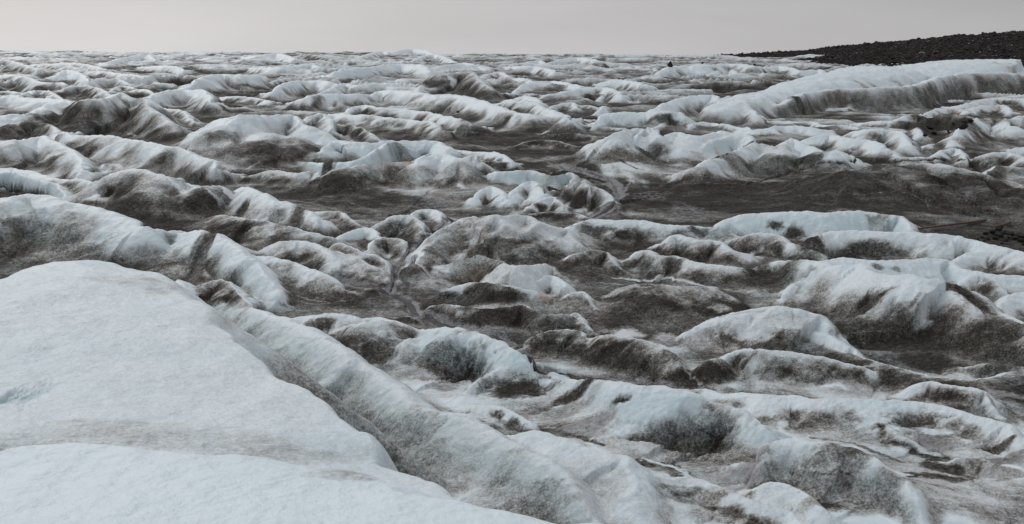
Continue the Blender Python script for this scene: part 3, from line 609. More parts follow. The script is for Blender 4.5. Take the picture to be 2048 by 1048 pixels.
def stroke(pts, wpx, dirt=None, depth=0.0, slush=None, blue=None, wob=0.3):
    """a crack, rill or washed streak following surveyed points; wpx = width in picture rows/columns"""
    W = []
    for u, v in catmull(pts, 4) if len(pts) > 2 else pts:
        x0, y0, z0 = locate(u, v); W.append((x0, y0, wpx * y0 / F))
    runs = [[W[0]]]                              # a mark does not leap across a hidden trough
    for q in W[1:]:
        p_ = runs[-1][-1]
        if abs(q[1] - p_[1]) > 0.045 * p_[1] + 0.25: runs.append([q])
        else: runs[-1].append(q)
    for r_ in runs:
        if len(r_) > 1: lay_stroke(np.array(r_), dirt, depth, slush, blue, wob)

def lay_stroke(W, dirt, depth, slush, blue, wob):
    P = W[:, :2]; A = W[:, 2:3]
    sl = window(P[:, 0], P[:, 1], float(W[:, 2].max() * 3 + 0.2))
    x = Xg[sl]; y = Yg[sl]
    if x.size == 0: return
    wm = float(W[:, 2].mean())
    d, s_, arc, (w,) = polydist(x + wob * wm * 2 * fbm(x / wm / 5, y / wm / 5, 3, 3.), y + wob * wm * 2 * fbm(x / wm / 5, y / wm / 5, 3, 33.), P, A)
    # a strip lying on flat ground looks thinner than one across the view: widen along the sight line
    q = d / np.maximum(w, 0.01)
    q = q * (1 + 0.4 * fbm(arc / wm / 3, d * 0, 2, 2.0))
    g = 1 - sstep(0.5, 1.3, q)
    if dirt is not None: D[sl] = D[sl] + (dirt - D[sl]) * g
    if slush is not None: SL[sl] = SL[sl] + (slush - SL[sl]) * g
    if blue is not None: BL[sl] = BL[sl] + (blue - BL[sl]) * g
    if depth: Z[sl] = Z[sl] - depth * np.exp(-q * q)
    return

RUST = np.zeros_like(Z)
SPOTS = [
(1895,258,46,14,dict(dirt=1,depth=.4)),(1880,270,40,10,dict(dirt=1)),(1920,240,30,10,dict(dirt=1)),(2020,470,60,14,dict(dirt=1)),(1230,275,40,14,dict(dirt=.12)),(1300,268,20,10,dict(dirt=.15)),(1345,290,30,20,dict(dirt=.12)),(1440,290,60,14,dict(dirt=.12)),(1520,305,50,10,dict(dirt=.25)),
(1500,390,260,24,dict(dirt=.98)),(1800,410,200,20,dict(dirt=.98)),(1650,365,120,14,dict(dirt=.95)),(600,385,110,10,dict(dirt=.98)),(740,400,110,14,dict(dirt=.95)),(900,610,100,14,dict(dirt=.95)),(1000,640,90,14,dict(dirt=.98)),(700,600,90,14,dict(dirt=.85)),(1000,280,120,12,dict(dirt=.95)),(1080,310,60,8,dict(dirt=1)),  # u, v, ru, rv, options
(70,450,30,16,dict(dirt=.75,depth=.18)),(128,478,22,10,dict(dirt=.9,depth=.22)),(200,476,16,8,dict(blue=.9,depth=.12,dirt=.1)),(285,506,32,14,dict(dirt=.6,depth=.12)),
(405,500,20,46,dict(dirt=.72,depth=.12)),(18,446,22,10,dict(dirt=.6)),(60,520,110,26,dict(dirt=.72)),(150,505,70,14,dict(dirt=.55)),(590,440,18,24,dict(dirt=.8,depth=.15)),(482,424,16,10,dict(dirt=.85,depth=.1)),
(485,456,14,18,dict(dirt=1,depth=.3)),(217,390,10,6,dict(dirt=1,depth=.1)),(345,385,14,8,dict(dirt=.8,depth=.1)),(682,292,14,7,dict(dirt=.6,depth=.1)),
(805,322,20,5,dict(dirt=.55)),(756,328,24,4,dict(dirt=.5)),(655,338,14,7,dict(dirt=.85)),(920,737,42,28,dict(dirt=.95,depth=.35)),(880,725,45,30,dict(dirt=.75)),(752,702,38,26,dict(dirt=.8,depth=.1)),
(650,646,20,12,dict(dirt=.7)),(1040,772,62,18,dict(dirt=1.0,depth=.08)),(1150,792,46,13,dict(dirt=.9)),(1085,822,26,8,dict(dirt=.6)),
(1390,878,86,38,dict(dirt=.78,depth=.25)),(1430,862,30,10,dict(dirt=.95,depth=.1)),(1380,895,30,12,dict(dirt=.5)),(1310,868,48,13,dict(dirt=.85,depth=.1)),(1240,797,20,7,dict(dirt=.95,depth=.06)),(1150,815,60,12,dict(dirt=.35)),
(1730,600,16,10,dict(dirt=1,depth=.18)),(1727,618,44,8,dict(dirt=.92)),(1700,655,48,26,dict(dirt=1,depth=.05)),(1800,690,85,28,dict(dirt=1.0)),(1860,725,60,20,dict(dirt=.95)),(1946,590,32,22,dict(dirt=.88,depth=.2)),
(1975,690,50,35,dict(dirt=.85)),(2020,735,30,14,dict(dirt=.8)),(1552,450,16,8,dict(dirt=.8,depth=.08)),(1588,466,20,12,dict(dirt=.9,depth=.1)),(1756,443,22,12,dict(dirt=.5)),(1545,565,45,26,dict(dirt=.85)),(1740,500,40,14,dict(dirt=.85)),(1620,485,26,14,dict(dirt=.9)),
(1828,842,42,14,dict(dirt=.75,depth=.08)),(1655,850,22,8,dict(dirt=.5)),(1990,895,24,10,dict(dirt=.85,depth=.1)),(1935,873,26,8,dict(dirt=.5)),(2020,880,16,8,dict(dirt=.8)),(1600,692,18,8,dict(dirt=.55)),(1755,535,12,6,dict(dirt=.6)),(1793,540,12,5,dict(dirt=.55)),
(1405,748,55,22,dict(dirt=1,depth=.05)),(1335,715,40,14,dict(dirt=.8)),(1228,700,28,14,dict(dirt=1,depth=.08)),(1010,600,40,12,dict(dirt=.85)),(960,556,52,11,dict(dirt=.88,depth=.12)),(962,486,32,12,dict(dirt=.9,depth=.15)),
(1155,402,13,14,dict(dirt=1,depth=.12)),(1244,466,16,7,dict(dirt=.95,depth=.1)),(1190,466,34,12,dict(dirt=.75)),(1400,466,24,8,dict(dirt=.85)),(1332,238,28,9,dict(dirt=.85)),(1345,530,20,14,dict(dirt=.8)),(1300,620,60,26,dict(dirt=.92)),
(1240,640,40,18,dict(dirt=.9)),(1370,640,40,18,dict(dirt=.8)),(1020,690,50,14,dict(dirt=.9)),(130,230,30,22,dict(dirt=.9)),(50,270,40,10,dict(dirt=.8)),(1600,215,40,10,dict(dirt=.8)),
(1480,330,60,16,dict(dirt=.5)),(1230,318,50,12,dict(dirt=.7)),(1300,322,30,12,dict(dirt=.7)),(1560,340,60,20,dict(dirt=.75)),(1620,320,30,14,dict(dirt=.9)),
(965,450,30,12,dict(dirt=.2)),(1010,470,26,12,dict(dirt=.25)),(1100,470,44,18,dict(dirt=.15)),(1000,535,90,14,dict(dirt=.15)),(1050,560,60,12,dict(dirt=.15)),(880,500,30,20,dict(dirt=.6)),(940,520,60,12,dict(dirt=.45)),(1520,650,60,22,dict(dirt=.15)),(1600,640,40,14,dict(dirt=.2)),(1240,560,30,10,dict(dirt=.7)),
# washed slush and pools
(1370,425,46,14,dict(slush=.6,dirt=.8)),(1290,394,40,10,dict(slush=.55)),(1320,385,30,5,dict(slush=.5)),(800,590,34,14,dict(slush=.6,dirt=.9)),(1170,850,56,18,dict(slush=.75,dirt=.45)),(1120,832,40,10,dict(slush=.6,dirt=.4)),(1230,880,50,14,dict(slush=.35,dirt=.3)),
(1490,946,52,20,dict(slush=.85,dirt=.5,depth=.05)),(1440,955,40,14,dict(slush=.6,dirt=.4)),(1480,970,60,14,dict(slush=.7)),(1870,892,46,14,dict(slush=.8,dirt=.55)),(2000,926,60,9,dict(slush=.85,dirt=.6)),(890,776,26,7,dict(slush=.8,dirt=.5)),(830,750,50,9,dict(slush=.5,dirt=.3)),
(1320,985,28,8,dict(slush=.5,dirt=.3)),(1205,662,14,6,dict(slush=.9,dirt=.9)),(1330,684,16,4,dict(slush=.8,dirt=.8)),(2000,790,50,10,dict(slush=.7,dirt=.5)),(1990,940,60,14,dict(slush=.4,dirt=.3)),
(1255,668,32,8,dict(dirt=.12)),(1330,676,28,8,dict(dirt=.3)),(1345,702,34,8,dict(dirt=.22)),(1400,692,30,8,dict(dirt=.3)),(1440,615,20,8,dict(dirt=.3)),(1420,665,26,10,dict(dirt=.4)),
(1700,880,60,12,dict(dirt=.45)),(1880,985,80,14,dict(dirt=.3)),(1900,1010,70,12,dict(dirt=.45)),(1700,905,80,10,dict(dirt=.6)),(1880,955,60,7,dict(dirt=.85)),(1960,1000,60,14,dict(dirt=.25)),(1640,865,60,10,dict(dirt=.35)),
# foreground mound: dust, speckle, clear ice
(70,885,110,16,dict(dirt=.26)),(25,896,40,8,dict(dirt=.36)),(220,870,150,22,dict(dirt=.22)),(400,880,120,24,dict(dirt=.20)),(560,900,130,26,dict(dirt=.18)),(700,945,60,16,dict(dirt=.17)),(330,575,26,12,dict(dirt=.24)),(300,560,26,6,dict(dirt=.22)),
(60,790,26,18,dict(blue=.6,depth=.06)),(12,795,14,12,dict(blue=.9,depth=.08)),(820,985,50,12,dict(blue=.4)),(446,640,18,26,dict(dirt=.25)),(230,560,60,10,dict(dirt=.13)),(730,900,20,20,dict(dirt=.16)),
(560,712,46,24,dict(dirt=.36)),(640,775,60,30,dict(dirt=.42)),(720,835,60,30,dict(dirt=.45)),(800,880,60,26,dict(dirt=.48)),(850,905,50,18,dict(dirt=.5)),(790,925,30,10,dict(dirt=.6,depth=.1)),(900,975,50,22,dict(dirt=.42)),(520,690,26,22,dict(dirt=.25,blue=.5)),(960,1010,50,16,dict(dirt=.38)),
(1090,975,26,12,dict(dirt=.5)),(1205,975,34,14,dict(dirt=.42)),(1120,1010,50,16,dict(dirt=.42)),(1000,930,60,20,dict(dirt=.25)),(1230,960,20,26,dict(dirt=.25)),(1190,1010,50,40,dict(dirt=.22)),(1170,960,40,30,dict(dirt=.2)),
(1640,965,70,24,dict(dirt=.5)),(1740,1000,60,26,dict(dirt=.52)),(1620,930,40,12,dict(dirt=.6)),(1560,945,50,14,dict(dirt=.45)),(1620,1000,30,10,dict(dirt=.3)),(1650,1010,40,10,dict(dirt=.8)),
(1420,1000,50,10,dict(dirt=.4)),(1350,965,30,8,dict(dirt=.3)),
]
STROKES = [ # points, width, options
([(1105,328),(1150,340),(1195,350),(1220,362),(1234,385),(1232,402),(1212,420),(1185,435)],15,dict(slush=1.15,dirt=.8,depth=.05)),
([(1030,322),(1070,318),(1110,328)],5,dict(slush=.8)),
([(1160,358),(1200,366),(1240,378)],4,dict(slush=.9)),([(1245,342),(1272,350),(1262,365),(1248,382)],3.5,dict(slush=.9)),
([(1070,340),(1130,350),(1190,356)],3.5,dict(slush=.7)),([(1180,372),(1205,380),(1228,395)],4,dict(slush=.8)),
([(895,438),(868,460),(832,488),(808,512),(797,530),(788,556),(780,574)],7,dict(slush=1.15,dirt=.7,depth=.12)),([(752,512),(772,520),(792,528)],5,dict(slush=.9)),
([(690,560),(745,570),(780,583),(815,600),(832,622),(870,640),(940,655),(1000,674),(1045,702),(1078,735),(1150,748),(1250,757),(1330,766),(1420,776)],16,dict(slush=1.15,dirt=.8,depth=.12)),
([(560,398),(640,412),(700,426),(760,430),(810,418),(880,396)],5,dict(slush=.65)),([(688,436),(740,441)],3,dict(dirt=.1)),
([(600,398),(680,400),(720,412),(760,420)],4,dict(slush=.5)),([(690,380),(760,378),(830,380),(880,384)],2,dict(slush=.7)),
([(860,262),(950,268),(1060,284)],2.5,dict(slush=.6)),([(880,255),(960,259),(1060,268)],2,dict(slush=.5)),([(920,275),(1000,286),(1090,296)],2.5,dict(slush=.6)),([(760,258),(830,264),(900,270)],2,dict(slush=.6)),
([(950,248),(1020,252),(1090,252)],2,dict(slush=.5)),([(1060,274),(1120,270),(1200,262)],3,dict(slush=.6)),([(1040,300),(1080,292),(1150,290)],2,dict(slush=.7)),
([(1280,345),(1350,344),(1400,350)],2,dict(slush=.7)),([(1370,368),(1450,366),(1540,368)],1.8,dict(slush=.6)),([(1540,398),(1600,392),(1700,390)],2,dict(slush=.4)),([(1700,392),(1800,385),(1850,405),(1860,425)],2.5,dict(slush=.6)),
([(1500,404),(1600,408),(1700,404)],2,dict(slush=.35)),([(1880,400),(1960,402),(2040,410)],2,dict(slush=.4)),
([(1225,556),(1290,562),(1330,557),(1385,566),(1440,578)],4,dict(dirt=.2)),([(1200,566),(1260,572),(1300,575)],3,dict(dirt=.35)),

([(1385,325),(1440,313),(1480,297),(1506,286),(1562,287)],2,dict(dirt=1,depth=.05,wob=.1)),([(1380,372),(1450,371),(1500,368),(1545,355),(1600,343),(1640,326),(1690,328)],3.2,dict(dirt=1,depth=.1,wob=.1)),
([(1700,325),(1780,323),(1860,322),(1932,318)],2.5,dict(dirt=1,depth=.08,wob=.1)),([(1938,316),(1955,338),(1978,362),(2010,390)],7,dict(dirt=1,depth=.4)),
([(1240,322),(1262,332),(1290,342)],2,dict(dirt=1,depth=.1)),([(0,372),(40,379),(86,387)],5,dict(dirt=1,depth=.35,wob=.1)),([(302,432),(322,408)],1.2,dict(dirt=.9)),([(216,412),(246,392)],1.2,dict(dirt=.9)),

([(1350,975),(1400,985),(1450,990)],5,dict(dirt=.5)),([(1084,860),(1130,868),(1180,880),(1210,892)],7,dict(dirt=.72)),([(1264,920),(1300,930),(1360,948)],7,dict(dirt=.72)),
([(1620,875),(1700,885),(1750,905),(1800,925)],9,dict(dirt=.7)),([(1800,955),(1870,952),(1930,962)],6,dict(dirt=.9)),([(1830,975),(1900,985),(1960,975)],8,dict(dirt=.3)),
([(1580,945),(1620,950),(1700,950)],1.6,dict(dirt=.8)),([(1090,748),(1200,760),(1320,772)],3,dict(slush=.5)),([(1370,742),(1390,755),(1402,768)],3,dict(slush=.9,dirt=.5)),
([(1975,790),(1990,812),(2005,830)],5,dict(slush=.9,dirt=.4)),([(600,605),(640,608),(690,602)],3,dict(dirt=.55)),([(590,590),(620,600),(660,605)],2.5,dict(dirt=.45)),([(560,612),(600,622),(650,620),(680,612)],3,dict(dirt=.6)),
]
def do_marks():
    global TAN, RUN
    for a in SPOTS: spot(*a[:4], **a[4])
    for p, w, o in STROKES: stroke(p, w, **o)
    # iron-stained silt in a few hollows
    for u, v, ru, rv, k_ in ((815,324,14,8,1.0),(760,318,12,6,.5),(1090,592,14,7,.9),(1437,308,7,5,.8),(1052,322,10,4,.7),(940,560,30,10,.15),(2030,222,20,6,.8),(1990,212,16,4,.5),(1905,222,30,4,.35)):
        x0, y0, z0 = locate(u, v); rx = ru * y0 / F; ry = rx * 1.5
        sl = window(np.array([x0 - 3 * rx, x0 + 3 * rx]), np.array([y0 - 3 * ry, y0 + 3 * ry]), .1)
        q = np.sqrt(((Xg[sl] - x0) / rx) ** 2 + ((Yg[sl] - y0) / ry) ** 2) * (1 + .4 * fbm(Xg[sl] / rx, Yg[sl] / rx, 3, u))
        RUST[sl] = np.maximum(RUST[sl], k_ * (1 - sstep(.4, 1.3, q)))
do_marks()

# small melt texture over the whole sheet
aa = np.clip(0.35 + 0.65 * D, 0, 1)
Z += (0.030 * fbm(Xg / 0.55 + Yg / 1.6, Yg / 0.40, 3, 61.0) + 0.012 * fbm(Xg / 0.12, Yg / 0.10, 2, 71.0)) * aa * (1 - sstep(60, 90, Yg)) \
   + 0.10 * fbm(Xg / 2.2 + Yg / 9, Yg / 1.6, 3, 91.0) * sstep(25, 60, Yg)
# silt collects in fine flow streaks
D = np.clip(D + 0.16 * fbm(Xg / 0.9 + Yg / 2.4, Yg / 0.7, 4, 14.0) * sstep(0.04, 0.3, D), 0, 1)

# ------------------------------------------------------------------ materials
def mat(name):
    m = bpy.data.materials.new(name); m.use_nodes = True
    nt = m.node_tree; nt.nodes.clear()
    out = nt.nodes.new('ShaderNodeOutputMaterial'); b = nt.nodes.new('ShaderNodeBsdfPrincipled')
    nt.links.new(b.outputs[0], out.inputs[0])
    return m, nt, b
def N(nt, t, **k):
    n = nt.nodes.new(t)
    for a, b in k.items(): setattr(n, a, b)
    return n
def math_(nt, op, a, b=None, clamp=False):
    n = N(nt, 'ShaderNodeMath', operation=op); n.use_clamp = clamp
    for i, q in enumerate((a, b)):
        if q is None: continue
        if isinstance(q, (int, float)): n.inputs[i].default_value = q
        else: nt.links.new(q, n.inputs[i])
    return n.outputs[0]
def noise(nt, vec, scale, detail=4, rough=0.6):
    n = N(nt, 'ShaderNodeTexNoise'); n.inputs['Scale'].default_value = scale
    n.inputs['Detail'].default_value = detail; n.inputs['Roughness'].default_value = rough
    nt.links.new(vec, n.inputs['Vector']); return n.outputs[0]
def mixc(nt, f, a, b):
    n = N(nt, 'ShaderNodeMix', data_type='RGBA')
    for key, q in (('Factor', f), ('A', a), ('B', b)):
        s = n.inputs[key]
        if isinstance(q, (int, float)): s.default_value = q
        elif isinstance(q, tuple): s.default_value = q + (1,)
        else: nt.links.new(q, s)
    return n.outputs['Result']

ice, nt, pb = mat('ice')
g = N(nt, 'ShaderNodeNewGeometry'); P_ = g.outputs['Position']
aD = N(nt, 'ShaderNodeAttribute', attribute_name='silt').outputs['Fac']
aB = N(nt, 'ShaderNodeAttribute', attribute_name='blue').outputs['Fac']
aS = N(nt, 'ShaderNodeAttribute', attribute_name='slush').outputs['Fac']
aR = N(nt, 'ShaderNodeAttribute', attribute_name='rust').outputs['Fac']
n1 = noise(nt, P_, 2.2, 6, 0.62); n2 = noise(nt, P_, 30.0, 3, 0.7); n3 = noise(nt, P_, 9.0, 4, 0.7); n4 = noise(nt, P_, 0.7, 5, 0.6)
# silt cover with a granular edge
sp = math_(nt, 'ADD', math_(nt, 'MULTIPLY', math_(nt, 'SUBTRACT', n2, 0.5), 1.15), math_(nt, 'MULTIPLY', math_(nt, 'SUBTRACT', n3, 0.5), 0.95))
sp = math_(nt, 'ADD', sp, math_(nt, 'MULTIPLY', math_(nt, 'SUBTRACT', n1, 0.5), 0.5))
env = math_(nt, 'MULTIPLY', math_(nt, 'MULTIPLY', aD, math_(nt, 'SUBTRACT', 1.45, aD)), 2.0, True)
cov = math_(nt, 'ADD', aD, math_(nt, 'MULTIPLY', sp, env), True)
cr = N(nt, 'ShaderNodeValToRGB'); el_ = cr.color_ramp.elements
el_[0].position = 0.0; el_[0].color = (0.66, 0.745, 0.79, 1)
el_[1].position = 1.0; el_[1].color = (0.027, 0.0245, 0.021, 1)
for p, c in ((0.16, (0.51, 0.545, 0.56)), (0.38, (0.30, 0.30, 0.29)), (0.60, (0.125, 0.118, 0.107)), (0.82, (0.050, 0.046, 0.040))):
    q = el_.new(p); q.color = c + (1,)
nt.links.new(cov, cr.inputs[0])
col = cr.outputs[0]
# clear, faintly cyan ice
fb = math_(nt, 'MULTIPLY', aB, math_(nt, 'SUBTRACT', 1.0, cov), True)
col = mixc(nt, fb, col, (0.42, 0.55, 0.585))
tint = math_(nt, 'MULTIPLY', math_(nt, 'MULTIPLY', math_(nt, 'SUBTRACT', n4, 0.48), 2.2, True), math_(nt, 'SUBTRACT', 1.0, cov), True)
col = mixc(nt, tint, col, (0.48, 0.60, 0.65))
# washed grey slush, gravelly
sl_c = mixc(nt, math_(nt, 'MULTIPLY', math_(nt, 'SUBTRACT', n2, 0.36), 3.0, True), (0.09, 0.088, 0.094), (0.52, 0.52, 0.55))
n5 = noise(nt, P_, 4.0, 6, 0.75)
sf = math_(nt, 'MULTIPLY', math_(nt, 'ADD', math_(nt, 'SUBTRACT', math_(nt, 'MULTIPLY', aS, 1.15), 0.5), math_(nt, 'MULTIPLY', math_(nt, 'SUBTRACT', n5, 0.5), math_(nt, 'MULTIPLY', math_(nt, 'MINIMUM', math_(nt, 'MULTIPLY', aS, 3.0), 1.0), 4.2))), 1.6, True)
col = mixc(nt, math_(nt, 'MULTIPLY', sf, 0.75), col, sl_c)
col = mixc(nt, math_(nt, 'MULTIPLY', aR, math_(nt, 'ADD', 0.25, n3), True), col, (0.33, 0.21, 0.13))
gr = math_(nt, 'MULTIPLY', math_(nt, 'SUBTRACT', noise(nt, P_, 11.0, 6, 0.9), 0.53), 5.0, True)
col = mixc(nt, math_(nt, 'MULTIPLY', math_(nt, 'MULTIPLY', gr, cov), 0.55), col, (0.17, 0.165, 0.15))
nt.links.new(col, pb.inputs['Base Color'])
nt.links.new(math_(nt, 'SUBTRACT', 0.32, math_(nt, 'MULTIPLY', cov, 0.27)), pb.inputs['Specular IOR Level'])
rg = math_(nt, 'ADD', 0.45, math_(nt, 'MULTIPLY', cov, 0.4)); nt.links.new(rg, pb.inputs['Roughness'])
b1 = N(nt, 'ShaderNodeBump'); b1.inputs['Strength'].default_value = 0.8; b1.inputs['Distance'].default_value = 0.035
nt.links.new(noise(nt, P_, 6.0, 7, 0.7), b1.inputs['Height'])
b2 = N(nt, 'ShaderNodeBump'); b2.inputs['Strength'].default_value = 0.42; b2.inputs['Distance'].default_value = 0.35
nt.links.new(noise(nt, P_, 0.9, 5, 0.62), b2.inputs['Height']); nt.links.new(b2.outputs[0], b1.inputs['Normal'])
nt.links.new(b1.outputs[0], pb.inputs['Normal'])

# ------------------------------------------------------------------ the glacier sheet
def grid_mesh(name, X, Y, Zz, attrs, m):
    nr, nc = X.shape
    me = bpy.data.meshes.new(name)
    co = np.stack([X, Y, Zz], -1).astype(np.float32).reshape(-1)
    me.vertices.add(nr * nc); me.vertices.foreach_set('co', co)
    idx = np.arange(nr * nc, dtype=np.int32).reshape(nr, nc)
    q = np.stack([idx[:-1, :-1], idx[:-1, 1:], idx[1:, 1:], idx[1:, :-1]], -1).reshape(-1)
    nq = (nr - 1) * (nc - 1)
    me.loops.add(nq * 4); me.loops.foreach_set('vertex_index', q)
    me.polygons.add(nq)
    me.polygons.foreach_set('loop_start', np.arange(0, nq * 4, 4, dtype=np.int32))
    me.polygons.foreach_set('loop_total', np.full(nq, 4, np.int32))
    me.polygons.foreach_set('use_smooth', np.ones(nq, bool))
    for k_, a in attrs.items():
        at = me.attributes.new(k_, 'FLOAT', 'POINT'); at.data.foreach_set('value', a.astype(np.float32).reshape(-1))
    me.materials.append(m); me.update()
    o = bpy.data.objects.new(name, me); link(o); return o
gl = grid_mesh('glacier_ice', Xg, Yg, Z, {'silt': D, 'blue': BL, 'slush': SL, 'rust': RUST}, ice)
tag(gl, kind='structure')

# ------------------------------------------------------------------ moraine hill of dark rubble, right background
def locate_y(u, Y, v):
    c, drop = ray(u, v); return c * Y, Y, CAM_H - Y * drop
SKY = [(1330,114,640),(1440,112,620),(1490,111,600),(1536,109,580),(1590,105,560),(1640,100,540),(1690,95,520),(1750,90,500),(1800,86,480),(1850,81,470),(1900,77,455),(1950,74,440),(2000,70,425),(2048,66,410),(2200,58,390),(2500,50,360),(3000,44,330),(4000,40,300)]
FOOT = [(1330,116,610),(1440,113,610),(1490,114,560),(1536,119,450),(1590,128,330),(1640,134,290),(1690,141,262),(1750,146,248),(1800,149,238),(1850,150,235),(1900,152,228),(1950,154,222),(2000,156,218),(2048,158,214),(2200,162,205),(2500,166,190),(3000,170,175),(4000,175,160)]
nu, nv = 1500, 420
uu = np.linspace(0, 1, nu)
ks = np.linspace(0, 1, len(SKY))
top = np.array([locate_y(u, Y, v) for u, v, Y in SKY]); bot = []
for u, v, Y in FOOT:
    c, _ = ray(u, v); bot.append((c * Y, Y, float(base_y(Y)) - 0.8))
bot = np.array(bot)
# even spacing in picture width, so the near part of the slope is as fine as the far part
us = np.linspace(1428, 2300, nu - 200); us = np.concatenate([us, np.linspace(2300, 4000, 201)[1:]])
su = [s[0] for s in SKY]
T = np.stack([np.interp(us, su, top[:, k_]) for k_ in range(3)], -1); Bm = np.stack([np.interp(us, su, bot[:, k_]) for k_ in range(3)], -1)
tt = np.linspace(0, 1.5, nv)[:, None]
MX = Bm[None, :, 0] + (T[None, :, 0] - Bm[None, :, 0]) * tt; MY = Bm[None, :, 1] + (T[None, :, 1] - Bm[None, :, 1]) * tt
tz = np.where(tt < 1, tt, 1 - 0.5 * (tt - 1) * 2)
prof = np.where(tt < 1, 0.75 * tt + 0.25 * np.sin(tt * math.pi / 2), tz)
MZ = Bm[None, :, 2] + (T[None, :, 2] - Bm[None, :, 2]) * prof
hh = (T[:, 2] - Bm[:, 2])[None, :]
cl = lambda q: np.clip(q, 0, 1)
MX = MX.astype(np.float32); MY = MY.astype(np.float32)
def cells(x, y, s, seed):
    """rounded boulder heads packed on a jittered lattice"""
    gx = np.floor(x / s); gy = np.floor(y / s); out = np.zeros_like(x)
    for dx in (-1, 0, 1):
        for dy in (-1, 0, 1):
            ix = (gx + dx).astype(int); iy = (gy + dy).astype(int)
            r1 = _T[(ix + seed) & 511, iy & 511]; r2 = _T[(ix + 77) & 511, (iy + seed) & 511]; r3 = _T[(ix + 191) & 511, (iy + 31 + seed) & 511]
            cx = (ix + r1) * s; cy = (iy + r2) * s; rad = s * (0.25 + 0.5 * r3)
            out = np.maximum(out, np.sqrt(np.clip(1 - ((x - cx) ** 2 + (y - cy) ** 2) / rad ** 2, 0, 1)) * rad)
    return out
MZ = MZ + hh * 0.05 * fbm(MX / 40, MY / 40, 3, 2.0) * cl(tt * 3) + 0.35 * fbm(MX / 8, MY / 8, 3, 6.0) + 0.6 * cells(MX, MY, 2.6, 5) + 0.55 * cells(MX, MY, 1.1, 9) 
mor, nt, pb = mat('moraine_rubble')
g = N(nt, 'ShaderNodeNewGeometry'); P_ = g.outputs['Position']
vo = N(nt, 'ShaderNodeTexVoronoi'); vo.inputs['Scale'].default_value = 0.9; nt.links.new(P_, vo.inputs['Vector'])
hs = N(nt, 'ShaderNodeSeparateColor'); nt.links.new(vo.outputs['Color'], hs.inputs[0])
r_ = N(nt, 'ShaderNodeValToRGB'); el_ = r_.color_ramp.elements
el_[0].color = (0.010, 0.009, 0.009, 1); el_[1].position = 1.0; el_[1].color = (0.20, 0.19, 0.18, 1)
for p, c in ((0.5, (0.018, 0.016, 0.015)), (0.8, (0.032, 0.026, 0.022)), (0.9, (0.05, 0.034, 0.024)), (0.965, (0.07, 0.06, 0.054))):
    q = el_.new(p); q.color = c + (1,)
nt.links.new(hs.outputs[0], r_.inputs[0])
cc = mixc(nt, noise(nt, P_, 0.08, 4), r_.outputs[0], (0.020, 0.018, 0.018))
nt.links.new(cc, pb.inputs['Base Color']); pb.inputs['Roughness'].default_value = 0.95; pb.inputs['Specular IOR Level'].default_value = 0.1
b1 = N(nt, 'ShaderNodeBump'); b1.inputs['Distance'].default_value = 0.6; b1.inputs['Strength'].default_value = 0.9
nt.links.new(noise(nt, P_, 1.6, 5, 0.7), b1.inputs['Height']); nt.links.new(b1.outputs[0], pb.inputs['Normal'])
mo = grid_mesh('moraine_hill', MX, MY, MZ.astype(np.float32), {}, mor); tag(mo, kind='structure')

# ------------------------------------------------------------------ rocks
import bmesh
def rock_mesh(name, seed, m, sub=2, flat=0.75, sharp=0.35):
    r = random.Random(seed); bm = bmesh.new()
    bmesh.ops.create_icosphere(bm, subdivisions=sub, radius=0.5)
    planes = [(Vector((r.gauss(0, 1), r.gauss(0, 1), r.gauss(0, 1))).normalized(), 0.26 + 0.16 * r.random()) for _ in range(9)]
    ph = [r.random() * 9 for _ in range(4)]
    for v in bm.verts:
        for n, d in planes:
            k_ = v.co.dot(n) - d
            if k_ > 0: v.co -= n * k_ * 0.92
        v.co *= 1 + 0.07 * math.sin(v.co.x * 9 + ph[0]) * math.sin(v.co.y * 8 + ph[1]) + 0.05 * math.sin(v.co.z * 15 + ph[2])
        v.co.z *= flat
    me = bpy.data.meshes.new(name); bm.to_mesh(me); bm.free(); me.materials.append(m); return me
def rock_mat(name, c, dust=(0.10, 0.092, 0.08)):
    m, nt, pb = mat(name)
    oi = N(nt, 'ShaderNodeObjectInfo'); tcn = N(nt, 'ShaderNodeTexCoord')
    n = noise(nt, tcn.outputs['Object'], 3.0, 6, 0.7)
    v_ = math_(nt, 'ADD', 0.55, oi.outputs['Random'])
    col = mixc(nt, math_(nt, 'MULTIPLY', math_(nt, 'SUBTRACT', n, 0.4), 1.6, True), c, dust)
    sc_ = N(nt, 'ShaderNodeVectorMath', operation='SCALE'); nt.links.new(col, sc_.inputs[0]); nt.links.new(v_, sc_.inputs['Scale'])
    nt.links.new(sc_.outputs[0], pb.inputs['Base Color']); pb.inputs['Roughness'].default_value = 0.85; pb.inputs['Specular IOR Level'].default_value = 0.2
    b = N(nt, 'ShaderNodeBump'); b.inputs['Distance'].default_value = 0.06; b.inputs['Strength'].default_value = 0.8
    nt.links.new(noise(nt, tcn.outputs['Object'], 6.0, 6, 0.7), b.inputs['Height']); nt.links.new(b.outputs[0], pb.inputs['Normal'])
    return m
dark_rock = rock_mat('dark_rock', (0.022, 0.020, 0.019), (0.05, 0.045, 0.04))
pale_rock = rock_mat('pale_rock', (0.16, 0.15, 0.14), (0.24, 0.22, 0.20))
brown_rock = rock_mat('brown_rock', (0.06, 0.038, 0.026), (0.09, 0.07, 0.055))
boul = [rock_mesh('boulder', 20 + i, dark_rock) for i in range(6)]
boul_p = [rock_mesh('pale_boulder', 40 + i, pale_rock) for i in range(2)]; boul_b = [rock_mesh('brown_boulder', 50 + i, brown_rock) for i in range(2)]
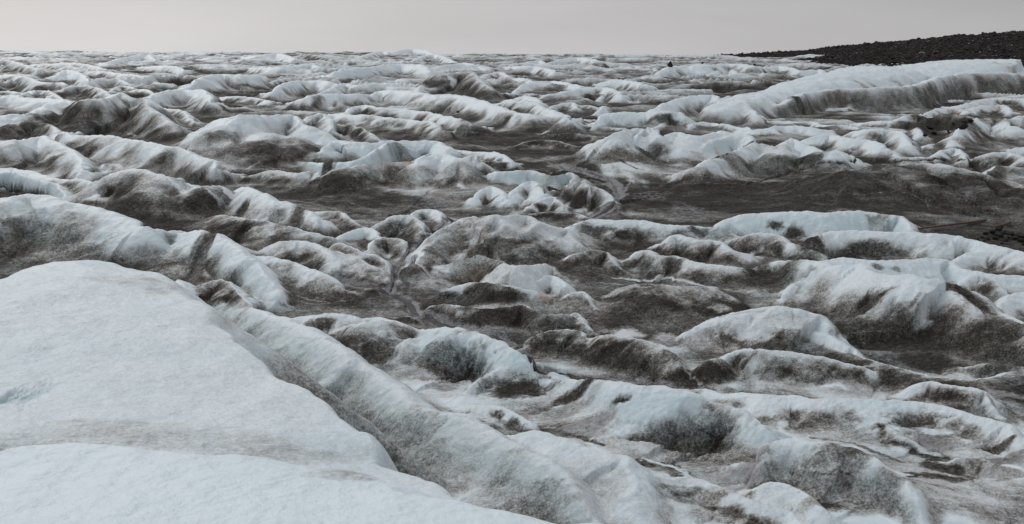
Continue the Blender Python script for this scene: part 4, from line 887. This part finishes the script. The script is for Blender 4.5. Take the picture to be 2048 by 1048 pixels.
# the largest boulders one can pick out on the moraine
nfront = int(nv / 1.5)
MZf = MZ
for i in range(300):
    u = rng.uniform(1500, 2130) if i % 3 else rng.uniform(1470, 2090)
    j = int(np.clip(np.searchsorted(us, u), 0, nu - 1))
    t_ = rng.uniform(0.88, 1.01) if i < 110 else rng.uniform(0.05, 0.95)
    r0 = min(int(t_ * nfront), nv - 1)
    q = rng.random()
    kind_ = 'pale' if (q < 0.16 and i >= 110) else ('brown' if q > 0.88 else 'dark')
    me = rng.choice({'pale': boul_p, 'brown': boul_b, 'dark': boul}[kind_])
    o = bpy.data.objects.new('boulder', me); link(o)
    s = rng.uniform(0.9, 2.6) if kind_ == 'dark' else rng.uniform(0.6, 1.5)
    o.location = (float(MX[r0, j]), float(MY[r0, j]), float(MZf[r0, j]) + 0.12 * s)
    o.scale = (s * rng.uniform(.8, 1.3), s * rng.uniform(.8, 1.3), s * rng.uniform(.7, 1.1)); o.rotation_euler = (rng.uniform(-.4, .4), rng.uniform(-.4, .4), rng.uniform(0, 6.3))
    lab = {'dark': 'dark boulder among the rubble of the distant moraine slope', 'pale': 'small pale boulder among the dark rubble of the moraine slope', 'brown': 'brownish boulder among the dark rubble of the moraine slope'}[kind_]
    tag(o, lab, 'boulder', {'dark': 'dark boulders on the moraine', 'pale': 'pale boulders on the moraine', 'brown': 'brown boulders on the moraine'}[kind_])
# the uncountable rest of the rubble
def rubble(name, places, m, seed):
    r = random.Random(seed); base = []
    for k_ in range(5):
        me = rock_mesh('tmp', seed + k_, m, sub=1); co = np.array([v.co[:] for v in me.vertices]); fa = np.array([p.vertices[:] for p in me.polygons]); base.append((co, fa)); bpy.data.meshes.remove(me)
    V, Fc, n = [], [], 0
    for x, y, z, s in places:
        co, fa = r.choice(base); a = r.uniform(0, 6.3); c_, s_ = math.cos(a), math.sin(a)
        q = co * (s * r.uniform(.7, 1.3), s, s * r.uniform(.6, 1.1))
        V.append(np.stack([q[:, 0] * c_ - q[:, 1] * s_ + x, q[:, 0] * s_ + q[:, 1] * c_ + y, q[:, 2] + z], -1)); Fc.append(fa + n); n += len(co)
    me = bpy.data.meshes.new(name); me.from_pydata(np.concatenate(V).tolist(), [], np.concatenate(Fc).tolist()); me.materials.append(m)
    o = bpy.data.objects.new(name, me); link(o); tag(o, kind='stuff'); return o
pl = {'d': [], 'p': [], 'b': []}
for i in range(9000):
    u = rng.uniform(1440, 2250); j = int(np.clip(np.searchsorted(us, u), 0, nu - 1)); t_ = rng.random() ** 0.8 * 1.02; r0 = min(int(t_ * nfront), nv - 1)
    q = rng.random(); k_ = 'p' if q < 0.11 else ('b' if q > 0.94 else 'd')
    s = (0.25 + 1.0 * rng.random() ** 2) * (1.25 if k_ == 'd' else 0.8)
    pl[k_].append((float(MX[r0, j]), float(MY[r0, j]), float(MZf[r0, j]) + .08 * s, s))
for k_, nm, m in (('d', 'dark_rubble', dark_rock), ('p', 'pale_rubble', pale_rock), ('b', 'brown_rubble', brown_rock)): rubble(nm, pl[k_], m, 300 + ord(k_))

# single rocks on the ice
def place_rock(u, v, wpx, hpx, label, group=None, m=None, name='rock', pointed=False, seed=1):
    x, y, z = locate(u, v); s = wpx * y / F; h = hpx * y / F
    me = rock_mesh(name, seed, m or dark_rock, sub=3, flat=1.0)
    if pointed:
        for vv in me.vertices:
            t_ = (vv.co.z + 0.4) / 0.85; k_ = 1 - 0.75 * max(0, min(1, t_)); vv.co.x *= k_ * 1.25; vv.co.y *= k_ * 1.25; vv.co.x += 0.12 * max(0, t_ - .5)
    zs = [q.co.z for q in me.vertices]; lo, hi = min(zs), max(zs); xs = [q.co.x for q in me.vertices]; wd = max(xs) - min(xs)
    o = bpy.data.objects.new(name, me); link(o); o.location = (x, y, z + h * 0.36)
    o.scale = (s / wd, s / wd * 0.9, h / (hi - lo)); tag(o, label, 'rock', group); return o
place_rock(1340,134,11,13,'dark pointed rock standing alone on the far ice left of a white ridge', pointed=True, seed=3)
place_rock(1405,128,5,5,'small dark stone on grey ice right of the pointed rock, in front of the horizon', seed=4)
place_rock(1509,132,6,5,'small dark stone right of the long white ridge near the horizon', seed=5)
place_rock(876,456,5,3,'tiny dark stone beside the narrow gully in the middle of the ice', seed=6)
place_rock(916,226,6,4,'small dark stone at the foot of a far grey ridge', seed=7)
SHORE = [(1972,470,12,8),(1984,467,15,11),(1998,462,16,12),(2002,474,12,8),(1990,478,13,8),(1976,478,9,6),(2010,468,18,9),(2022,471,14,8),(2035,473,16,8),(2047,476,14,9),(2028,480,16,9),(2043,485,18,10),(2012,482,12,7),
 (2058,481,16,10),(1964,476,7,5),(2001,457,10,7),(1994,472,9,6),(2018,477,8,5),(2036,480,9,6),(2050,492,12,8),(1968,482,7,4),(2004,488,7,4),(1956,479,5,4)]
ORD = ['first', 'second', 'third', 'fourth', 'fifth', 'sixth', 'seventh', 'eighth', 'ninth', 'tenth', 'eleventh', 'twelfth']
rows_ = {'back': [q for q in SHORE if q[1] < 472], 'middle': [q for q in SHORE if 472 <= q[1] < 480], 'front': [q for q in SHORE if q[1] >= 480]}
n_ = 0
for rk, lst in rows_.items():
    for i, (u, v, w_, h_) in enumerate(sorted(lst)):
        sz = 'large' if w_ >= 15 else ('small' if w_ <= 8 else 'middling')
        place_rock(u, v, w_, h_, f'{sz} dark rock, {ORD[i]} from left in the {rk} row by the short stick', 'dark rocks by the driftwood at the right edge', seed=60 + n_); n_ += 1
# rock heap in the dark hollow, upper right
heap = []
for i in range(20):
    u = 1850 + (i % 10) * 9.5 + rng.uniform(-5, 5); v = (258 if i < 10 else 270) - (u - 1848) * 0.16 + rng.uniform(-6, 6)
    heap.append((i // 10, u, v, 5 + 15 * rng.random() ** 2))
for i, (rk, u, v, w_) in enumerate(heap):
    place_rock(u, v, w_, w_ * rng.uniform(.4, .75), f'black rock, {ORD[i % 10]} from left in the {("back", "front")[rk]} row of the dark hollow heap', 'black rocks in the dark hollow', seed=90 + i)

# ------------------------------------------------------------------ meltwater threading the slush channels
def ground(x, y):
    r = np.clip(np.interp(y, YY, np.arange(NR)), 0, NR - 1.001); c = np.clip(np.interp(x / y, CC, np.arange(NC)), 0, NC - 1.001)
    i, j = int(r), int(c); a, b = r - i, c - j
    return float((Z[i, j] * (1 - b) + Z[i, j+1] * b) * (1 - a) + (Z[i+1, j] * (1 - b) + Z[i+1, j+1] * b) * a)
wat, nt, pb = mat('meltwater')
g = N(nt, 'ShaderNodeNewGeometry'); P_ = g.outputs['Position']
nn_ = noise(nt, P_, 16.0, 4, 0.75); nb_ = noise(nt, P_, 2.5, 4, 0.6)
fo = math_(nt, 'MULTIPLY', math_(nt, 'SUBTRACT', math_(nt, 'ADD', math_(nt, 'MULTIPLY', nn_, 0.7), math_(nt, 'MULTIPLY', nb_, 0.5)), 0.66), 7.0, True)
nt.links.new(mixc(nt, fo, (0.035, 0.034, 0.036), (0.26, 0.26, 0.28)), pb.inputs['Base Color'])
nt.links.new(math_(nt, 'ADD', 0.22, math_(nt, 'MULTIPLY', fo, 0.5)), pb.inputs['Roughness']); pb.inputs['IOR'].default_value = 1.33; pb.inputs['Specular IOR Level'].default_value = 0.35
b = N(nt, 'ShaderNodeBump'); b.inputs['Distance'].default_value = 0.02; nt.links.new(nn_, b.inputs['Height']); nt.links.new(b.outputs[0], pb.inputs['Normal'])
def stream(pts, wpx):
    W = [locate(u, v) + (w_,) for (u, v), w_ in zip(catmull(pts, 6), np.interp(np.linspace(0, 1, len(catmull(pts, 6))), np.linspace(0, 1, len(wpx)), wpx))]
    runs = [[W[0]]]
    for q in W[1:]:
        p_ = runs[-1][-1]
        if math.hypot(q[0] - p_[0], q[1] - p_[1]) > 2.5 or abs(q[2] - p_[2]) > 0.8: runs.append([q])
        else: runs[-1].append(q)
    for r_ in runs:
        if len(r_) < 4: continue
        q = np.array(r_); bm = bmesh.new(); prev = None
        xy = q[:, :2].copy()
        for _ in range(2): xy[1:-1] = (xy[:-2] + 2 * xy[1:-1] + xy[2:]) / 4
        for i in range(len(xy)):
            t_ = xy[min(i + 1, len(xy) - 1)] - xy[max(i - 1, 0)]; t_ = t_ / (np.hypot(*t_) + 1e-6); nrm = np.array([-t_[1], t_[0]])
            hw = 0.34 * q[i, 3] * xy[i, 1] / F * (0.8 + 0.5 * rng.random()) * (1 + 1.2 * abs(nrm[1]))
            if i in (0, len(xy) - 1): hw *= 0.2
            row = []
            for k_ in (-1, -.5, 0, .5, 1):
                p_ = xy[i] + nrm * hw * k_; row.append(bm.verts.new((p_[0], p_[1], ground(*p_) + 0.028 - 0.02 * abs(k_))))
            if prev:
                for k_ in range(4): bm.faces.new((prev[k_], prev[k_+1], row[k_+1], row[k_]))
            prev = row
        bmesh.ops.recalc_face_normals(bm, faces=bm.faces[:])
        if bm.faces[0].normal.z < 0: bmesh.ops.reverse_faces(bm, faces=bm.faces[:])
        me = bpy.data.meshes.new('meltwater_stream'); bm.to_mesh(me); bm.free(); me.materials.append(wat)
        for p_ in me.polygons: p_.use_smooth = True
        o = bpy.data.objects.new('meltwater_stream', me); link(o); tag(o, kind='structure')
stream([(1105,328),(1150,340),(1195,350),(1220,362),(1234,385),(1232,402),(1212,420),(1185,435)], [4, 7, 8, 9, 6])
stream([(895,438),(868,460),(832,488),(808,512),(797,530),(788,556),(780,574)], [2, 3, 3.5, 4, 5])
stream([(700,562),(745,570),(780,583),(815,600),(832,622),(870,640),(940,655),(1000,674),(1045,702),(1078,735),(1150,748),(1250,757),(1330,766),(1420,776)], [4, 9, 20, 14, 6, 8, 12, 8, 7, 6])

# ------------------------------------------------------------------ driftwood
wood, nt, pb = mat('weathered_wood')
tcn = N(nt, 'ShaderNodeTexCoord'); mpn = N(nt, 'ShaderNodeMapping'); mpn.inputs['Scale'].default_value = (1.2, 22, 22); nt.links.new(tcn.outputs['Object'], mpn.inputs[0])
nw = noise(nt, mpn.outputs[0], 2.0, 6, 0.7)
nt.links.new(mixc(nt, math_(nt, 'MULTIPLY', math_(nt, 'SUBTRACT', nw, 0.3), 2.0, True), (0.035, 0.022, 0.013), (0.13, 0.085, 0.05)), pb.inputs['Base Color']); pb.inputs['Roughness'].default_value = 0.8
b = N(nt, 'ShaderNodeBump'); b.inputs['Distance'].default_value = 0.01; nt.links.new(nw, b.inputs['Height']); nt.links.new(b.outputs[0], pb.inputs['Normal'])
def pole(name, a, b_, r0, r1, label, sag=0.0, square=False, lift=0.05):
    """a tapering, slightly crooked length of wood between two surveyed ends"""
    A = Vector(locate(*a)) + Vector((0, 0, lift)); B_ = Vector(locate(*b_)) + Vector((0, 0, lift))
    L = (B_ - A).length; bm = bmesh.new(); rings = []
    nseg, ns = 14, (4 if square else 9); r = random.Random(len(label))
    for i in range(nseg + 1):
        t_ = i / nseg; rr = r0 + (r1 - r0) * t_; cy = 0.03 * math.sin(t_ * 5 + 1) * L / 3; cz = -sag * math.sin(t_ * math.pi)
        ring = []
        for k_ in range(ns):
            an = 2 * math.pi * k_ / ns + (math.pi / 4 if square else 0); q = rr * (1 + r.uniform(-.10, .10))
            ring.append(bm.verts.new((t_ * L, cy + q * 1.25 * math.cos(an), cz + q * (0.75 if square else 1) * math.sin(an))))
        rings.append(ring)
    for i in range(nseg):
        for k_ in range(ns): bm.faces.new((rings[i][k_], rings[i][(k_ + 1) % ns], rings[i+1][(k_ + 1) % ns], rings[i+1][k_]))
    bm.faces.new(rings[0][::-1]); bm.faces.new(rings[-1])
    me = bpy.data.meshes.new(name); bm.to_mesh(me); bm.free(); me.materials.append(wood)
    o = bpy.data.objects.new(name, me); link(o); o.location = A
    o.rotation_euler = (B_ - A).to_track_quat('X', 'Z').to_euler(); return o
DZ = 0.0
p1 = pole('driftwood_pole', (1838, 463), (1969, 443.5), 0.045, 0.07, 'long plank', square=True, lift=0.07)
tag(p1, 'long brown weathered timber lying on the grey silt at right, behind the white ridges', 'driftwood')
p2 = pole('driftwood_stick', (1984, 460), (2019, 450), 0.035, 0.055, 'short', lift=0.10)
tag(p2, 'short broken brown stick resting on the dark rocks at the right edge', 'driftwood')
